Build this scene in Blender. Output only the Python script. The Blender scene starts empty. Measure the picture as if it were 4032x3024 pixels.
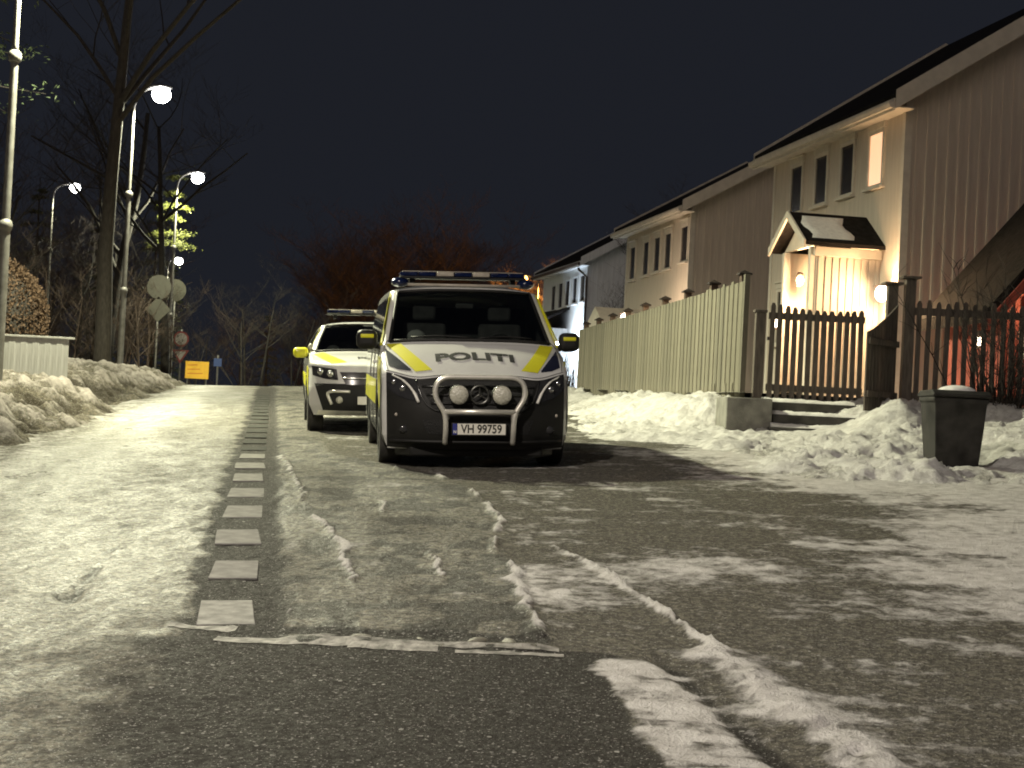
import bpy, bmesh, math, random
import numpy as np
from mathutils import Vector, Matrix

# ------------------------------------------------------------------ camera, night sky, exposure
scene = bpy.context.scene
col = scene.collection
CAM_Z = 1.66
cam_data = bpy.data.cameras.new('camera')
cam = bpy.data.objects.new('camera', cam_data); col.objects.link(cam)
cam_data.sensor_width = 36.0
cam_data.lens = 36.0*1528/1024
cam_data.clip_start = .1; cam_data.clip_end = 3000
cam.matrix_world = (Matrix.Translation((0, 0, CAM_Z)) @ Matrix.Rotation(math.pi/2+math.radians(.806), 4, 'X')
                    @ Matrix.Rotation(math.radians(2.9), 4, 'Z'))
scene.camera = cam

world = bpy.data.worlds.new('World'); scene.world = world
world.use_nodes = True
wn = world.node_tree.nodes; wl = world.node_tree.links
bg = wn['Background']
sky_tex = wn.new('ShaderNodeTexSky'); sky_tex.sky_type = 'NISHITA'; sky_tex.sun_disc = False
sky_tex.sun_elevation = math.radians(-3.0); sky_tex.sun_rotation = math.radians(200)
sky_tex.air_density = 1.0; sky_tex.dust_density = .6; sky_tex.ozone_density = 3.0
# town glow: the dull blue-black of an overcast winter night added to the faint sky
mixs = wn.new('ShaderNodeMixRGB'); mixs.blend_type = 'ADD'; mixs.inputs[0].default_value = 1
gl = wn.new('ShaderNodeMixRGB'); gl.blend_type = 'MULTIPLY'; gl.inputs[0].default_value = 1
gl.inputs[2].default_value = (.02, .02, .02, 1)
wl.new(sky_tex.outputs[0], gl.inputs[1])
wl.new(gl.outputs[0], mixs.inputs[1]); mixs.inputs[2].default_value = (.120, .135, .186, 1)
wl.new(mixs.outputs[0], bg.inputs['Color'])
bg.inputs['Strength'].default_value = .1

gable_fill_data = bpy.data.lights.new('gable_fill', 'SUN'); gable_fill_data.energy = .34; gable_fill_data.angle = math.radians(40)      # added fill, a soft town glow from behind the camera to lift the gables
gable_fill_data.color = (1.0, .82, .70)
gable_fill = bpy.data.objects.new('gable_fill', gable_fill_data); col.objects.link(gable_fill)
gable_fill.rotation_euler = (math.radians(58), 0, math.radians(-18))

scene.view_settings.view_transform = 'Standard'
scene.view_settings.look = 'None'
scene.view_settings.exposure = 0.0
scene.view_settings.gamma = 1.0
scene.render.engine = 'CYCLES'
scene.cycles.use_denoising = True
scene.cycles.max_bounces = 6
scene.cycles.sample_clamp_indirect = 4
scene.cycles.filter_width = 1.9
scene.cycles.use_fast_gi = False

# ------------------------------------------------------------------ helpers
def link(o, parent=None):
    col.objects.link(o)
    if parent is not None: o.parent = parent
    return o
def tag(o, label=None, cat=None, group=None, kind=None):
    if label: o['label'] = label
    if cat: o['category'] = cat
    if group: o['group'] = group
    if kind: o['kind'] = kind
    return o
def empty(name, loc=(0, 0, 0), rz=0, parent=None):
    o = bpy.data.objects.new(name, None); link(o, parent)
    o.location = loc; o.rotation_euler = (0, 0, rz); o.empty_display_size = .2
    return o

class MB:
    """collects verts and faces, then links them as ONE mesh object"""
    def __init__(s): s.v = []; s.f = []
    def add(s, vs, fs):
        n = len(s.v); s.v += [tuple(map(float, p)) for p in vs]; s.f += [tuple(i+n for i in f) for f in fs]; return s
    def box(s, x0, x1, y0, y1, z0, z1):
        return s.add([(x0, y0, z0), (x1, y0, z0), (x1, y1, z0), (x0, y1, z0), (x0, y0, z1), (x1, y0, z1), (x1, y1, z1), (x0, y1, z1)],
                     [(0, 3, 2, 1), (4, 5, 6, 7), (0, 1, 5, 4), (1, 2, 6, 5), (2, 3, 7, 6), (3, 0, 4, 7)])
    def prism(s, poly, axis, a, b):
        """poly of 2D points in the two other axes, extruded along axis from a to b"""
        n = len(poly)
        def pt(p, h):
            return {0: (h, p[0], p[1]), 1: (p[0], h, p[1]), 2: (p[0], p[1], h)}[axis]
        vs = [pt(p, a) for p in poly]+[pt(p, b) for p in poly]
        fs = [tuple(range(n-1, -1, -1)), tuple(range(n, 2*n))]+[(i, (i+1) % n, n+(i+1) % n, n+i) for i in range(n)]
        return s.add(vs, fs)
    def tube(s, pts, r, n=8, cap=True):
        pts = [Vector(p) for p in pts]; m = len(pts)
        rs = [r]*m if not hasattr(r, '__len__') else list(r)
        vs = []; fs = []
        up = None
        for i, p in enumerate(pts):
            d = (pts[min(i+1, m-1)]-pts[max(i-1, 0)])
            if d.length < 1e-9: d = Vector((0, 0, 1))
            d.normalize()
            if up is None:
                up = Vector((0, 0, 1)) if abs(d.z) < .9 else Vector((1, 0, 0))
            a = d.cross(up)
            if a.length < 1e-6: a = d.orthogonal()
            a.normalize(); b = a.cross(d).normalized(); up = b
            for k in range(n):
                t = 2*math.pi*k/n
                vs.append(p+a*(math.cos(t)*rs[i])+b*(math.sin(t)*rs[i]))
        for i in range(m-1):
            for k in range(n):
                fs.append((i*n+k, i*n+(k+1) % n, (i+1)*n+(k+1) % n, (i+1)*n+k))
        if cap:
            fs.append(tuple(range(n-1, -1, -1))); fs.append(tuple((m-1)*n+k for k in range(n)))
        return s.add(vs, fs)
    def cyl(s, p0, p1, r0, r1=None, n=16): return s.tube([p0, p1], [r0, r0 if r1 is None else r1], n)
    def ell(s, c, r, nu=16, nv=10, half=None):
        vs = []; fs = []
        v0, v1 = (-math.pi/2, math.pi/2)
        if half == 'down': v1 = 0
        if half == 'up': v0 = 0
        for j in range(nv+1):
            t = v0+(v1-v0)*j/nv
            for i in range(nu):
                a = 2*math.pi*i/nu
                vs.append((c[0]+r[0]*math.cos(t)*math.cos(a), c[1]+r[1]*math.cos(t)*math.sin(a), c[2]+r[2]*math.sin(t)))
        for j in range(nv):
            for i in range(nu): fs.append((j*nu+i, j*nu+(i+1) % nu, (j+1)*nu+(i+1) % nu, (j+1)*nu+i))
        return s.add(vs, fs)
    def lathe(s, prof, c, axis=2, n=24):
        """prof: (radius, height) pairs turned round an axis through c"""
        vs = []; fs = []
        for (r, h) in prof:
            for k in range(n):
                t = 2*math.pi*k/n; a, b = r*math.cos(t), r*math.sin(t)
                q = {0: (h, a, b), 1: (a, h, b), 2: (a, b, h)}[axis]
                vs.append((c[0]+q[0], c[1]+q[1], c[2]+q[2]))
        for j in range(len(prof)-1):
            for k in range(n): fs.append((j*n+k, j*n+(k+1) % n, (j+1)*n+(k+1) % n, (j+1)*n+k))
        return s.add(vs, fs)
    def grid(s, rows):
        """rows of equally many points"""
        m = len(rows[0]); vs = [p for r in rows for p in r]
        fs = [(j*m+i, j*m+i+1, (j+1)*m+i+1, (j+1)*m+i) for j in range(len(rows)-1) for i in range(m-1)]
        return s.add(vs, fs)
    def mesh(s, name, smooth=False):
        me = bpy.data.meshes.new(name); me.from_pydata(s.v, [], s.f)
        if smooth: me.shade_smooth()
        me.update(); return me
    def build(s, name, mat, parent=None, loc=None, rot=None, smooth=False, bevel=0, angle=None, solid=0, fixn=True):
        me = s.mesh(name)
        if fixn:
            bm = bmesh.new(); bm.from_mesh(me); bmesh.ops.recalc_face_normals(bm, faces=bm.faces); bm.to_mesh(me); bm.free()
        if mat is not None: me.materials.append(mat)
        o = bpy.data.objects.new(name, me); link(o, parent)
        if loc is not None: o.location = loc
        if rot is not None: o.rotation_euler = rot
        if smooth: me.shade_smooth()
        if angle: me.set_sharp_from_angle(angle=math.radians(angle))
        if solid:
            m = o.modifiers.new('thickness', 'SOLIDIFY'); m.thickness = solid; m.offset = -1
        if bevel:
            m = o.modifiers.new('edge', 'BEVEL'); m.width = bevel; m.segments = 2; m.limit_method = 'ANGLE'; m.angle_limit = math.radians(40)
            if not smooth: me.shade_smooth(); me.set_sharp_from_angle(angle=math.radians(50))
        return o

def share(o, parent, loc, rot=None, scale=None, name=None):
    """copy of one object sharing its mesh"""
    c = o.copy(); col.objects.link(c); c.parent = parent; c.location = loc
    if rot is not None: c.rotation_euler = rot
    if scale is not None: c.scale = scale
    if name: c.name = name
    return c
def copy_tree(o, parent=None):
    c = o.copy(); col.objects.link(c); c.parent = parent
    if parent is not None: c.matrix_parent_inverse = o.matrix_parent_inverse.copy()
    for ch in o.children: copy_tree(ch, c)
    return c

# ---- value noise in numpy
def _hash(ix, iy, seed):
    h = (ix.astype(np.int64)*374761393+iy.astype(np.int64)*668265263+seed*1442695041) & 0xffffffff
    h = ((h ^ (h >> 13))*1274126177) & 0xffffffff
    h = ((h ^ (h >> 16))*2246822519) & 0xffffffff
    return ((h ^ (h >> 15)) & 0xffffff)/float(0xffffff)
def vnoise(x, y, seed=0):
    ix = np.floor(x); iy = np.floor(y); fx = x-ix; fy = y-iy
    fx = fx*fx*fx*(fx*(fx*6-15)+10); fy = fy*fy*fy*(fy*(fy*6-15)+10)
    a = _hash(ix, iy, seed); b = _hash(ix+1, iy, seed); c = _hash(ix, iy+1, seed); d = _hash(ix+1, iy+1, seed)
    return (a*(1-fx)+b*fx)*(1-fy)+(c*(1-fx)+d*fx)*fy
def fbm(x, y, seed=0, octv=4, gain=.5):
    t = 0.; a = 1.; n = 0.
    for i in range(octv):
        t = t+a*vnoise(x*2**i+17.3*i, y*2**i-9.1*i, seed+i*7); n += a; a *= gain
    return t/n
def sstep(a, b, x):
    t = np.clip((x-a)/(b-a), 0, 1); return t*t*(3-2*t)

# ------------------------------------------------------------------ materials (node based)
def nmat(name, color, rough=.6, metal=0., spec=.5, var=.0, vscale=6., bump=0., bscale=40., color2=None, stretch=None, coat=0., emit=None, estr=0.):
    """principled material; colour drifts between color and color2 (or darker) with noise, fine relief from a second noise"""
    m = bpy.data.materials.new(name); m.use_nodes = True
    nt = m.node_tree; n = nt.nodes; b = n['Principled BSDF']
    b.inputs['Base Color'].default_value = (*color, 1); b.inputs['Roughness'].default_value = rough
    b.inputs['Metallic'].default_value = metal; b.inputs['Specular IOR Level'].default_value = spec
    if coat: b.inputs['Coat Weight'].default_value = coat; b.inputs['Coat Roughness'].default_value = .05
    if emit:
        b.inputs['Emission Color'].default_value = (*emit, 1); b.inputs['Emission Strength'].default_value = estr
    tc = n.new('ShaderNodeTexCoord'); src = tc.outputs['Object']
    if stretch:
        mp = n.new('ShaderNodeMapping'); mp.inputs['Scale'].default_value = stretch
        nt.links.new(src, mp.inputs[0]); src = mp.outputs[0]
    if var or color2:
        nz = n.new('ShaderNodeTexNoise'); nz.inputs['Scale'].default_value = vscale; nz.inputs['Detail'].default_value = 5
        nt.links.new(src, nz.inputs['Vector'])
        cr = n.new('ShaderNodeValToRGB'); cr.color_ramp.elements[0].position = .35; cr.color_ramp.elements[1].position = .68
        c2 = color2 or tuple(c*(1-var) for c in color)
        cr.color_ramp.elements[0].color = (*c2, 1); cr.color_ramp.elements[1].color = (*color, 1)
        nt.links.new(nz.outputs['Fac'], cr.inputs[0]); nt.links.new(cr.outputs[0], b.inputs['Base Color'])
        mr = n.new('ShaderNodeMapRange'); mr.inputs['To Min'].default_value = min(1, rough*1.25); mr.inputs['To Max'].default_value = rough*.85
        nt.links.new(nz.outputs['Fac'], mr.inputs['Value']); nt.links.new(mr.outputs[0], b.inputs['Roughness'])
    if bump:
        n2 = n.new('ShaderNodeTexNoise'); n2.inputs['Scale'].default_value = bscale; n2.inputs['Detail'].default_value = 4
        nt.links.new(src, n2.inputs['Vector'])
        bp = n.new('ShaderNodeBump'); bp.inputs['Strength'].default_value = bump; bp.inputs['Distance'].default_value = .02
        nt.links.new(n2.outputs['Fac'], bp.inputs['Height']); nt.links.new(bp.outputs[0], b.inputs['Normal'])
    return m
def emat(name, color, strength):
    m = bpy.data.materials.new(name); m.use_nodes = True
    b = m.node_tree.nodes['Principled BSDF']; b.inputs['Base Color'].default_value = (.8, .8, .8, 1)
    b.inputs['Emission Color'].default_value = (*color, 1); b.inputs['Emission Strength'].default_value = strength
    return m
def glass_mat(name, tint=(.35, .4, .4), rough=.02, refl=1.):
    """thin pane: tinted see-through with fresnel reflection"""
    m = bpy.data.materials.new(name); m.use_nodes = True
    nt = m.node_tree; n = nt.nodes; n.remove(n['Principled BSDF'])
    out = n['Material Output']
    tr = n.new('ShaderNodeBsdfTransparent'); tr.inputs[0].default_value = (*tint, 1)
    gl = n.new('ShaderNodeBsdfGlossy'); gl.inputs['Roughness'].default_value = rough; gl.inputs['Color'].default_value = (.9*refl,)*3+(1,)
    fr = n.new('ShaderNodeFresnel'); fr.inputs[0].default_value = 1.5
    mx = n.new('ShaderNodeMixShader')
    nt.links.new(fr.outputs[0], mx.inputs[0]); nt.links.new(tr.outputs[0], mx.inputs[1]); nt.links.new(gl.outputs[0], mx.inputs[2])
    nt.links.new(mx.outputs[0], out.inputs[0])
    return m

MAT = {}
def mats():
    g = MAT
    g['van_white'] = nmat('white_paint', (.62, .62, .60), .36, coat=1., var=.16, vscale=2.2, bump=.03, bscale=60)
    g['yellow'] = nmat('yellow_film', (.62, .60, .02), .38, var=.15, vscale=3, coat=.3)
    g['dark_film'] = nmat('dark_film', (.012, .014, .03), .25, coat=.4, var=.2)
    g['black_plastic'] = nmat('black_plastic', (.008, .008, .008), .5, spec=.28, color2=(.016, .0155, .014), vscale=3.5, bump=.15, bscale=150)
    g['rubber'] = nmat('rubber', (.014, .014, .014), .75, color2=(.05, .047, .042), vscale=9, bump=.3, bscale=60)
    g['rim'] = nmat('rim_metal', (.30, .30, .29), .4, metal=.7, var=.4, vscale=8)
    g['glass'] = glass_mat('windscreen_glass', (.45, .48, .46))
    g['side_glass'] = nmat('privacy_glass', (.008, .010, .010), .06, spec=.6, var=.1)
    g['chrome'] = nmat('chrome', (.75, .74, .70), .16, metal=1., var=.15, vscale=20)
    g['steel'] = nmat('polished_steel', (.82, .80, .72), .34, metal=.55, var=.15, vscale=12)
    g['lamp_glass'] = nmat('lamp_lens', (.55, .54, .46), .22, spec=.7, color2=(.38, .37, .30), vscale=45, bump=.5, bscale=60)
    g['head_glass'] = nmat('headlight_lens', (.03, .03, .032), .07, spec=.7, var=.3, vscale=12)
    g['plate'] = nmat('plate_white', (.72, .70, .62), .45, var=.08, vscale=10)
    g['plate_blue'] = nmat('plate_blue', (.03, .04, .22), .45, var=.1)
    g['letter'] = nmat('letter_black', (.012, .012, .014), .5, var=.2)
    g['bar_blue'] = nmat('beacon_blue', (.006, .012, .05), .12, spec=.6, var=.3, vscale=14)
    g['bar_clear'] = nmat('beacon_clear', (.42, .38, .32), .3, var=.25, vscale=16)
    g['interior'] = nmat('cabin_trim', (.075, .077, .074), .8, var=.4, vscale=8)
    g['cabin_pale'] = nmat('cabin_pale', (.45, .47, .44), .7, var=.3, vscale=9)
    g['pole'] = nmat('galvanised_steel', (.17, .165, .155), .55, metal=.3, color2=(.11, .105, .095), vscale=7, bump=.08, bscale=90)
    g['housing'] = nmat('lamp_housing', (.20, .20, .20), .5, metal=.3, var=.3)
    g['fence_wood'] = nmat('weathered_fence_board', (.175, .163, .122), .8, spec=.2, color2=(.14, .131, .10), vscale=3, stretch=(9, 9, .7), bump=.35, bscale=14)
    g['fence_wood2'] = nmat('weathered_fence_board_pale', (.20, .186, .142), .8, spec=.2, color2=(.165, .154, .118), vscale=3, stretch=(9, 9, .7), bump=.35, bscale=14)
    g['fence_wood3'] = nmat('weathered_fence_board_grey', (.15, .141, .108), .8, spec=.2, color2=(.12, .113, .088), vscale=3, stretch=(9, 9, .7), bump=.35, bscale=14)
    g['post_brown'] = nmat('brown_post', (.10, .065, .045), .7, color2=(.05, .034, .025), vscale=4, stretch=(6, 6, 1), bump=.3)
    g['picket'] = nmat('dark_picket', (.125, .104, .084), .75, color2=(.07, .058, .047), vscale=4, stretch=(8, 8, 1), bump=.35, bscale=25)
    g['concrete'] = nmat('concrete', (.22, .215, .185), .85, color2=(.13, .125, .11), vscale=5, bump=.4, bscale=35)
    g['bin'] = nmat('bin_plastic', (.010, .0092, .0085), .6, spec=.2, color2=(.035, .033, .03), vscale=5, bump=.1, bscale=80)
    g['house_beige'] = nmat('beige_cladding', (.56, .49, .41), .7, color2=(.48, .42, .35), vscale=2.5, stretch=(5, 5, .5), bump=.25, bscale=10)
    g['house_trim'] = nmat('pale_trim', (.60, .55, .47), .6, var=.15, vscale=5)
    g['house_white'] = nmat('white_cladding', (.62, .63, .64), .65, color2=(.52, .53, .55), vscale=2.5, stretch=(5, 5, .5), bump=.25, bscale=10)
    g['roof_tile'] = nmat('dark_roof', (.018, .016, .015), .9, spec=.08, var=.5, vscale=9, bump=.4, bscale=20)
    g['red_wood'] = nmat('red_cladding', (.28, .055, .035), .7, color2=(.19, .035, .024), vscale=4, stretch=(6, 6, .6), bump=.3, bscale=16)
    g['pane'] = nmat('window_pane', (.055, .048, .042), .12, spec=.5, var=.5, vscale=5)
    g['pipe'] = nmat('brown_pipe', (.06, .04, .03), .45, var=.2)
    g['bark'] = nmat('bark', (.022, .018, .014), .85, color2=(.012, .010, .008), vscale=9, stretch=(4, 4, 1), bump=.7, bscale=18)
    g['bark_pale'] = nmat('pale_bark', (.052, .044, .036), .85, color2=(.028, .024, .019), vscale=8, stretch=(3, 3, .8), bump=.6, bscale=15)
    g['twig'] = nmat('twig_bark', (.022, .016, .012), .85, var=.4, vscale=4)
    g['twig_brown'] = nmat('brown_twig_bark', (.042, .026, .017), .85, var=.4, vscale=4)
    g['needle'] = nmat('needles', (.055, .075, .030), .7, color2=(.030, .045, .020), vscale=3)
    g['needle_lamplit'] = nmat('lit_needles', (.16, .17, .03), .6, color2=(.08, .095, .02), vscale=3)  # yellow of the nearby lamp's light put into the needle colour
    g['hedge'] = nmat('dry_hedge_leaf', (.075, .042, .02), .8, color2=(.045, .025, .013), vscale=6)
    g['sign_grey'] = nmat('sign_back_grey', (.055, .053, .04), .5, metal=.2, var=.25)
    g['sign_white'] = nmat('sign_white', (.34, .32, .30), .45, var=.1)
    g['sign_red'] = nmat('sign_red', (.22, .03, .028), .45, var=.15)
    g['sign_blue'] = nmat('sign_blue', (.05, .10, .30), .45, var=.15)
    g['sign_yellow'] = nmat('sign_yellow', (.80, .46, .03), .45, var=.1)
    g['white_wall'] = nmat('white_boards', (.33, .325, .31), .75, spec=.2, color2=(.26, .255, .24), vscale=3, stretch=(8, 8, .6), bump=.3, bscale=15)
    g['bank_plain'] = nmat('snow_cap', (.74, .73, .70), .8, spec=.2, color2=(.62, .61, .59), vscale=12, bump=.4, bscale=30)
    g['snow'] = g['bank_plain']
    g['sign_orange'] = nmat('sign_orange', (.60, .22, .02), .5, var=.1)
    g['post_dark'] = nmat('post_cap_dark', (.030, .022, .018), .6, var=.3)
    g['lit_dim'] = emat('lit_window_dim', (1.0, .72, .45), .55)
mats()
# ------------------------------------------------------------------ terrain
TY = np.array([-40, -10, 0, 5.4, 7.5, 10, 12, 15.2, 18, 21, 30, 38, 45, 55, 70, 100, 160, 400.])
TZ = np.array([-3, -.8, 0, .395, .56, .73, .86, 1.03, 1.13, 1.23, 1.58, 1.88, 2.12, 2.2, 1.9, 0, -4, -20.])
_ys = np.arange(-40, 400, .25); _zs = np.interp(_ys, TY, TZ)
_k = np.exp(-.5*(np.arange(-16, 17)/6.)**2); _k /= _k.sum()
_zs = np.convolve(np.pad(_zs, 16, mode='reflect', reflect_type='odd'), _k, 'valid')
CROSS = .035
def G(X, Y): return np.interp(Y, _ys, _zs)+CROSS*np.clip(X, -14, 14)
def strip_x(Y): return -.16-.1575*Y          # centre of the row of markings
def edge_x(Y): return -2.75-.150*Y            # foot of the snow bank on the lamp side

def heightmesh(name, xs, ys, zfun, mat, attrs=None, drop=None):
    X, Y = np.meshgrid(xs, ys); Z, A = zfun(X, Y)
    nx, ny = len(xs), len(ys)
    co = np.stack([X, Y, Z], -1).reshape(-1, 3).astype(np.float32)
    i = np.arange((ny-1)*(nx-1)); r = i//(nx-1); c = i % (nx-1); a = r*nx+c
    q = np.stack([a, a+1, a+nx+1, a+nx], 1)
    if drop is not None:
        keep = drop(X, Y, Z).reshape(-1)
        q = q[keep[q].any(1)]
    me = bpy.data.meshes.new(name)
    me.vertices.add(len(co)); me.vertices.foreach_set('co', co.ravel())
    me.loops.add(q.size); me.loops.foreach_set('vertex_index', q.ravel().astype(np.int32))
    me.polygons.add(len(q)); me.polygons.foreach_set('loop_start', np.arange(0, q.size, 4, dtype=np.int32))
    me.update(calc_edges=True)
    if A is not None:
        ca = me.color_attributes.new('cover', 'FLOAT_COLOR', 'POINT')
        ca.data.foreach_set('color', np.concatenate([A.reshape(-1, 3), np.ones((len(co), 1))], 1).astype(np.float32).ravel())
    me.shade_smooth(); me.materials.append(mat); me.validate()
    o = bpy.data.objects.new(name, me); link(o); return o

def ground_material(name, snow=(.62, .60, .58), ice=(.16, .155, .14), asph=(.035, .034, .033), grain=1., bumpd=.045):
    """cover.r snow, cover.g bare asphalt, cover.b gloss of the ice"""
    m = bpy.data.materials.new(name); m.use_nodes = True
    nt = m.node_tree; n = nt.nodes; L = nt.links.new; b = n['Principled BSDF']
    at = n.new('ShaderNodeVertexColor'); at.layer_name = 'cover'
    sp = n.new('ShaderNodeSeparateColor'); L(at.outputs['Color'], sp.inputs[0])
    tc = n.new('ShaderNodeTexCoord')
    def noise(scale, det=4, sc=(1, 1, 1), rough=.55):
        mp = n.new('ShaderNodeMapping'); mp.inputs['Scale'].default_value = sc; L(tc.outputs['Object'], mp.inputs[0])
        z = n.new('ShaderNodeTexNoise'); z.inputs['Scale'].default_value = scale; z.inputs['Detail'].default_value = det; z.inputs['Roughness'].default_value = rough
        L(mp.outputs[0], z.inputs['Vector']); return z.outputs['Fac']
    def math_(op, a, c, clamp=False):
        q = n.new('ShaderNodeMath'); q.operation = op; q.use_clamp = clamp
        for k, x in enumerate((a, c)):
            if isinstance(x, (int, float)): q.inputs[k].default_value = x
            else: L(x, q.inputs[k])
        return q.outputs[0]
    def ramp(x, lo, hi):
        q = n.new('ShaderNodeMapRange'); q.interpolation_type = 'SMOOTHSTEP'; q.inputs['From Min'].default_value = lo; q.inputs['From Max'].default_value = hi
        L(x, q.inputs['Value']); return q.outputs[0]
    f1 = noise(9, 6); f2 = noise(24, 6, rough=.72); f3 = noise(95, 3)
    grit = noise(75, 2)
    # broken edges on the cover masks
    wob = math_('ADD', math_('MULTIPLY', f1, .55), math_('MULTIPLY', f2, .45))
    wob = math_('SUBTRACT', wob, .5)
    s = ramp(math_('ADD', sp.outputs[0], math_('MULTIPLY', wob, 1.1)), .32, .72)
    a = ramp(math_('ADD', sp.outputs[1], math_('MULTIPLY', wob, .9)), .3, .7)
    c1 = n.new('ShaderNodeMixRGB'); c1.inputs[1].default_value = (*ice, 1)
    L(math_('MULTIPLY', ramp(f2, .44, .62), math_('ADD', .30, math_('MULTIPLY', sp.outputs[2], 1.1), True)), c1.inputs[0]); c1.inputs[2].default_value = (ice[0]*3.6, ice[1]*3.6, ice[2]*3.3, 1)
    c2 = n.new('ShaderNodeMixRGB'); L(a, c2.inputs[0]); L(c1.outputs[0], c2.inputs[1]); c2.inputs[2].default_value = (*asph, 1)
    c3 = n.new('ShaderNodeMixRGB'); L(s, c3.inputs[0]); L(c2.outputs[0], c3.inputs[1])
    sn = n.new('ShaderNodeMixRGB'); L(ramp(f1, .3, .7), sn.inputs[0]); sn.inputs[1].default_value = (snow[0]*.72, snow[1]*.71, snow[2]*.70, 1); sn.inputs[2].default_value = (*snow, 1)
    L(sn.outputs[0], c3.inputs[2])
    # strewn grit: pale and dark crumbs
    vo = n.new('ShaderNodeTexVoronoi'); vo.inputs['Scale'].default_value = 26; L(tc.outputs['Object'], vo.inputs['Vector'])
    vs_ = n.new('ShaderNodeSeparateColor'); L(vo.outputs['Color'], vs_.inputs[0])
    crumb = math_('MULTIPLY', ramp(math_('SUBTRACT', math_('MULTIPLY', vs_.outputs[1], .34), vo.outputs['Distance']), .0, .08), ramp(vs_.outputs[0], .38, .43))
    c4 = n.new('ShaderNodeMixRGB'); L(math_('MULTIPLY', ramp(grit, .62, .68), .55*grain), c4.inputs[0]); L(c3.outputs[0], c4.inputs[1]); c4.inputs[2].default_value = (.50, .48, .45, 1)
    c5 = n.new('ShaderNodeMixRGB'); L(math_('MULTIPLY', ramp(noise(52, 3), .66, .74), .6*grain), c5.inputs[0]); L(c4.outputs[0], c5.inputs[1]); c5.inputs[2].default_value = (.03, .028, .025, 1)
    c6 = n.new('ShaderNodeMixRGB'); L(math_('MULTIPLY', math_('MULTIPLY', crumb, vs_.outputs[2]), .85*grain), c6.inputs[0]); L(c5.outputs[0], c6.inputs[1])
    cc = n.new('ShaderNodeMixRGB'); L(vs_.outputs[2], cc.inputs[0]); cc.inputs[1].default_value = (.10, .097, .09, 1); cc.inputs[2].default_value = (.46, .45, .42, 1); L(cc.outputs[0], c6.inputs[2])
    L(c6.outputs[0], b.inputs['Base Color'])
    # roughness: glossy ice and wet asphalt, matt snow
    r = math_('SUBTRACT', .82, math_('MULTIPLY', sp.outputs[2], .56))
    r = math_('ADD', r, math_('MULTIPLY', math_('SUBTRACT', f2, .5), .25))
    mr = n.new('ShaderNodeMix'); mr.data_type = 'FLOAT'; L(s, mr.inputs[0]); L(r, mr.inputs[2]); mr.inputs[3].default_value = .8
    L(mr.outputs[0], b.inputs['Roughness'])
    sp_ = n.new('ShaderNodeMix'); sp_.data_type = 'FLOAT'; L(s, sp_.inputs[0]); L(math_('MULTIPLY', math_('MULTIPLY', math_('POWER', sp.outputs[2], 1.6), .9), math_('ADD', .12, math_('MULTIPLY', ramp(noise(30, 4, rough=.75), .44, .60), 1.0))), sp_.inputs[2]); sp_.inputs[3].default_value = .12
    L(sp_.outputs[0], b.inputs['Specular IOR Level'])
    h = math_('ADD', math_('MULTIPLY', f2, 1.0), math_('MULTIPLY', f3, .45))
    h = math_('ADD', math_('ADD', h, math_('MULTIPLY', s, .35)), math_('MULTIPLY', crumb, .35*grain))
    bp = n.new('ShaderNodeBump'); bp.inputs['Strength'].default_value = .9; bp.inputs['Distance'].default_value = bumpd
    L(h, bp.inputs['Height']); L(bp.outputs[0], b.inputs['Normal'])
    return m
MAT['road'] = ground_material('icy_road', ice=(.080, .075, .065), asph=(.044, .041, .037))
MAT['dirty_bank'] = ground_material('dirty_snow', snow=(.30, .272, .25), ice=(.07, .062, .05), asph=(.030, .025, .018), grain=.8, bumpd=.06)
MAT['bank'] = ground_material('rough_snow', snow=(.74, .73, .70), ice=(.30, .29, .265), asph=(.075, .068, .055), grain=.45, bumpd=.05)

def seg_dist(X, Y, pts):
    """distance to a polyline and the side (positive to the right going along)"""
    best = np.full(X.shape, 1e9); side = np.zeros(X.shape); tt = np.zeros(X.shape)
    for k in range(len(pts)-1):
        (x0, y0), (x1, y1) = pts[k], pts[k+1]
        dx, dy = x1-x0, y1-y0; L2 = dx*dx+dy*dy
        t = np.clip(((X-x0)*dx+(Y-y0)*dy)/L2, 0, 1)
        px, py = X-(x0+t*dx), Y-(y0+t*dy); d = np.hypot(px, py)
        m = d < best
        best = np.where(m, d, best); side = np.where(m, (px*dy-py*dx), side); tt = np.where(m, k+t, tt)
    return best, side, tt

ICE_LINES = [  # wavy raised ice edges, (points, height, half width)
    ([(-2.49, 16.53), (-2.06, 14.58), (-1.52, 11.76), (-1.33, 11.01), (-1.05, 9.97), (-.94, 9.12), (-.80, 8.42)], .028, .020),
    ([(-1.12, 15.0), (-.73, 14.57), (-.34, 13.36), (-.20, 12.36), (.0, 11.15), (-.09, 10.07), (.04, 9.36), (.12, 8.36), (.20, 7.26)], .034, .022),
    ([(-1.17, 8.73), (-1.12, 8.26), (-1.07, 7.79)], .020, .016), ([(-1.03, 12.41), (-.91, 11.56)], .020, .02), ([(-.46, 9.75), (-.39, 9.17), (-.35, 8.87)], .022, .018)]
RIDGE = [(.33, 10.05), (.42, 9.75), (.55, 9.33), (.72, 8.60), (.84, 7.99), (.93, 7.50), (1.04, 7.10)]
HEAP = [(1.00, 7.10), (1.12, 6.54), (1.21, 5.99), (1.34, 5.43), (1.62, 4.3), (1.9, 3)]
GROOVE = [(.70, 7.15), (.74, 6.93), (.86, 6.38), (.94, 5.85), (1.02, 5.42), (1.25, 4.3), (1.5, 3)]
CRACK = [(-2.64, 8.53), (-2.26, 8.05), (-2.37, 8.85), (-2.52, 9.83), (-2.69, 10.85)]
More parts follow.
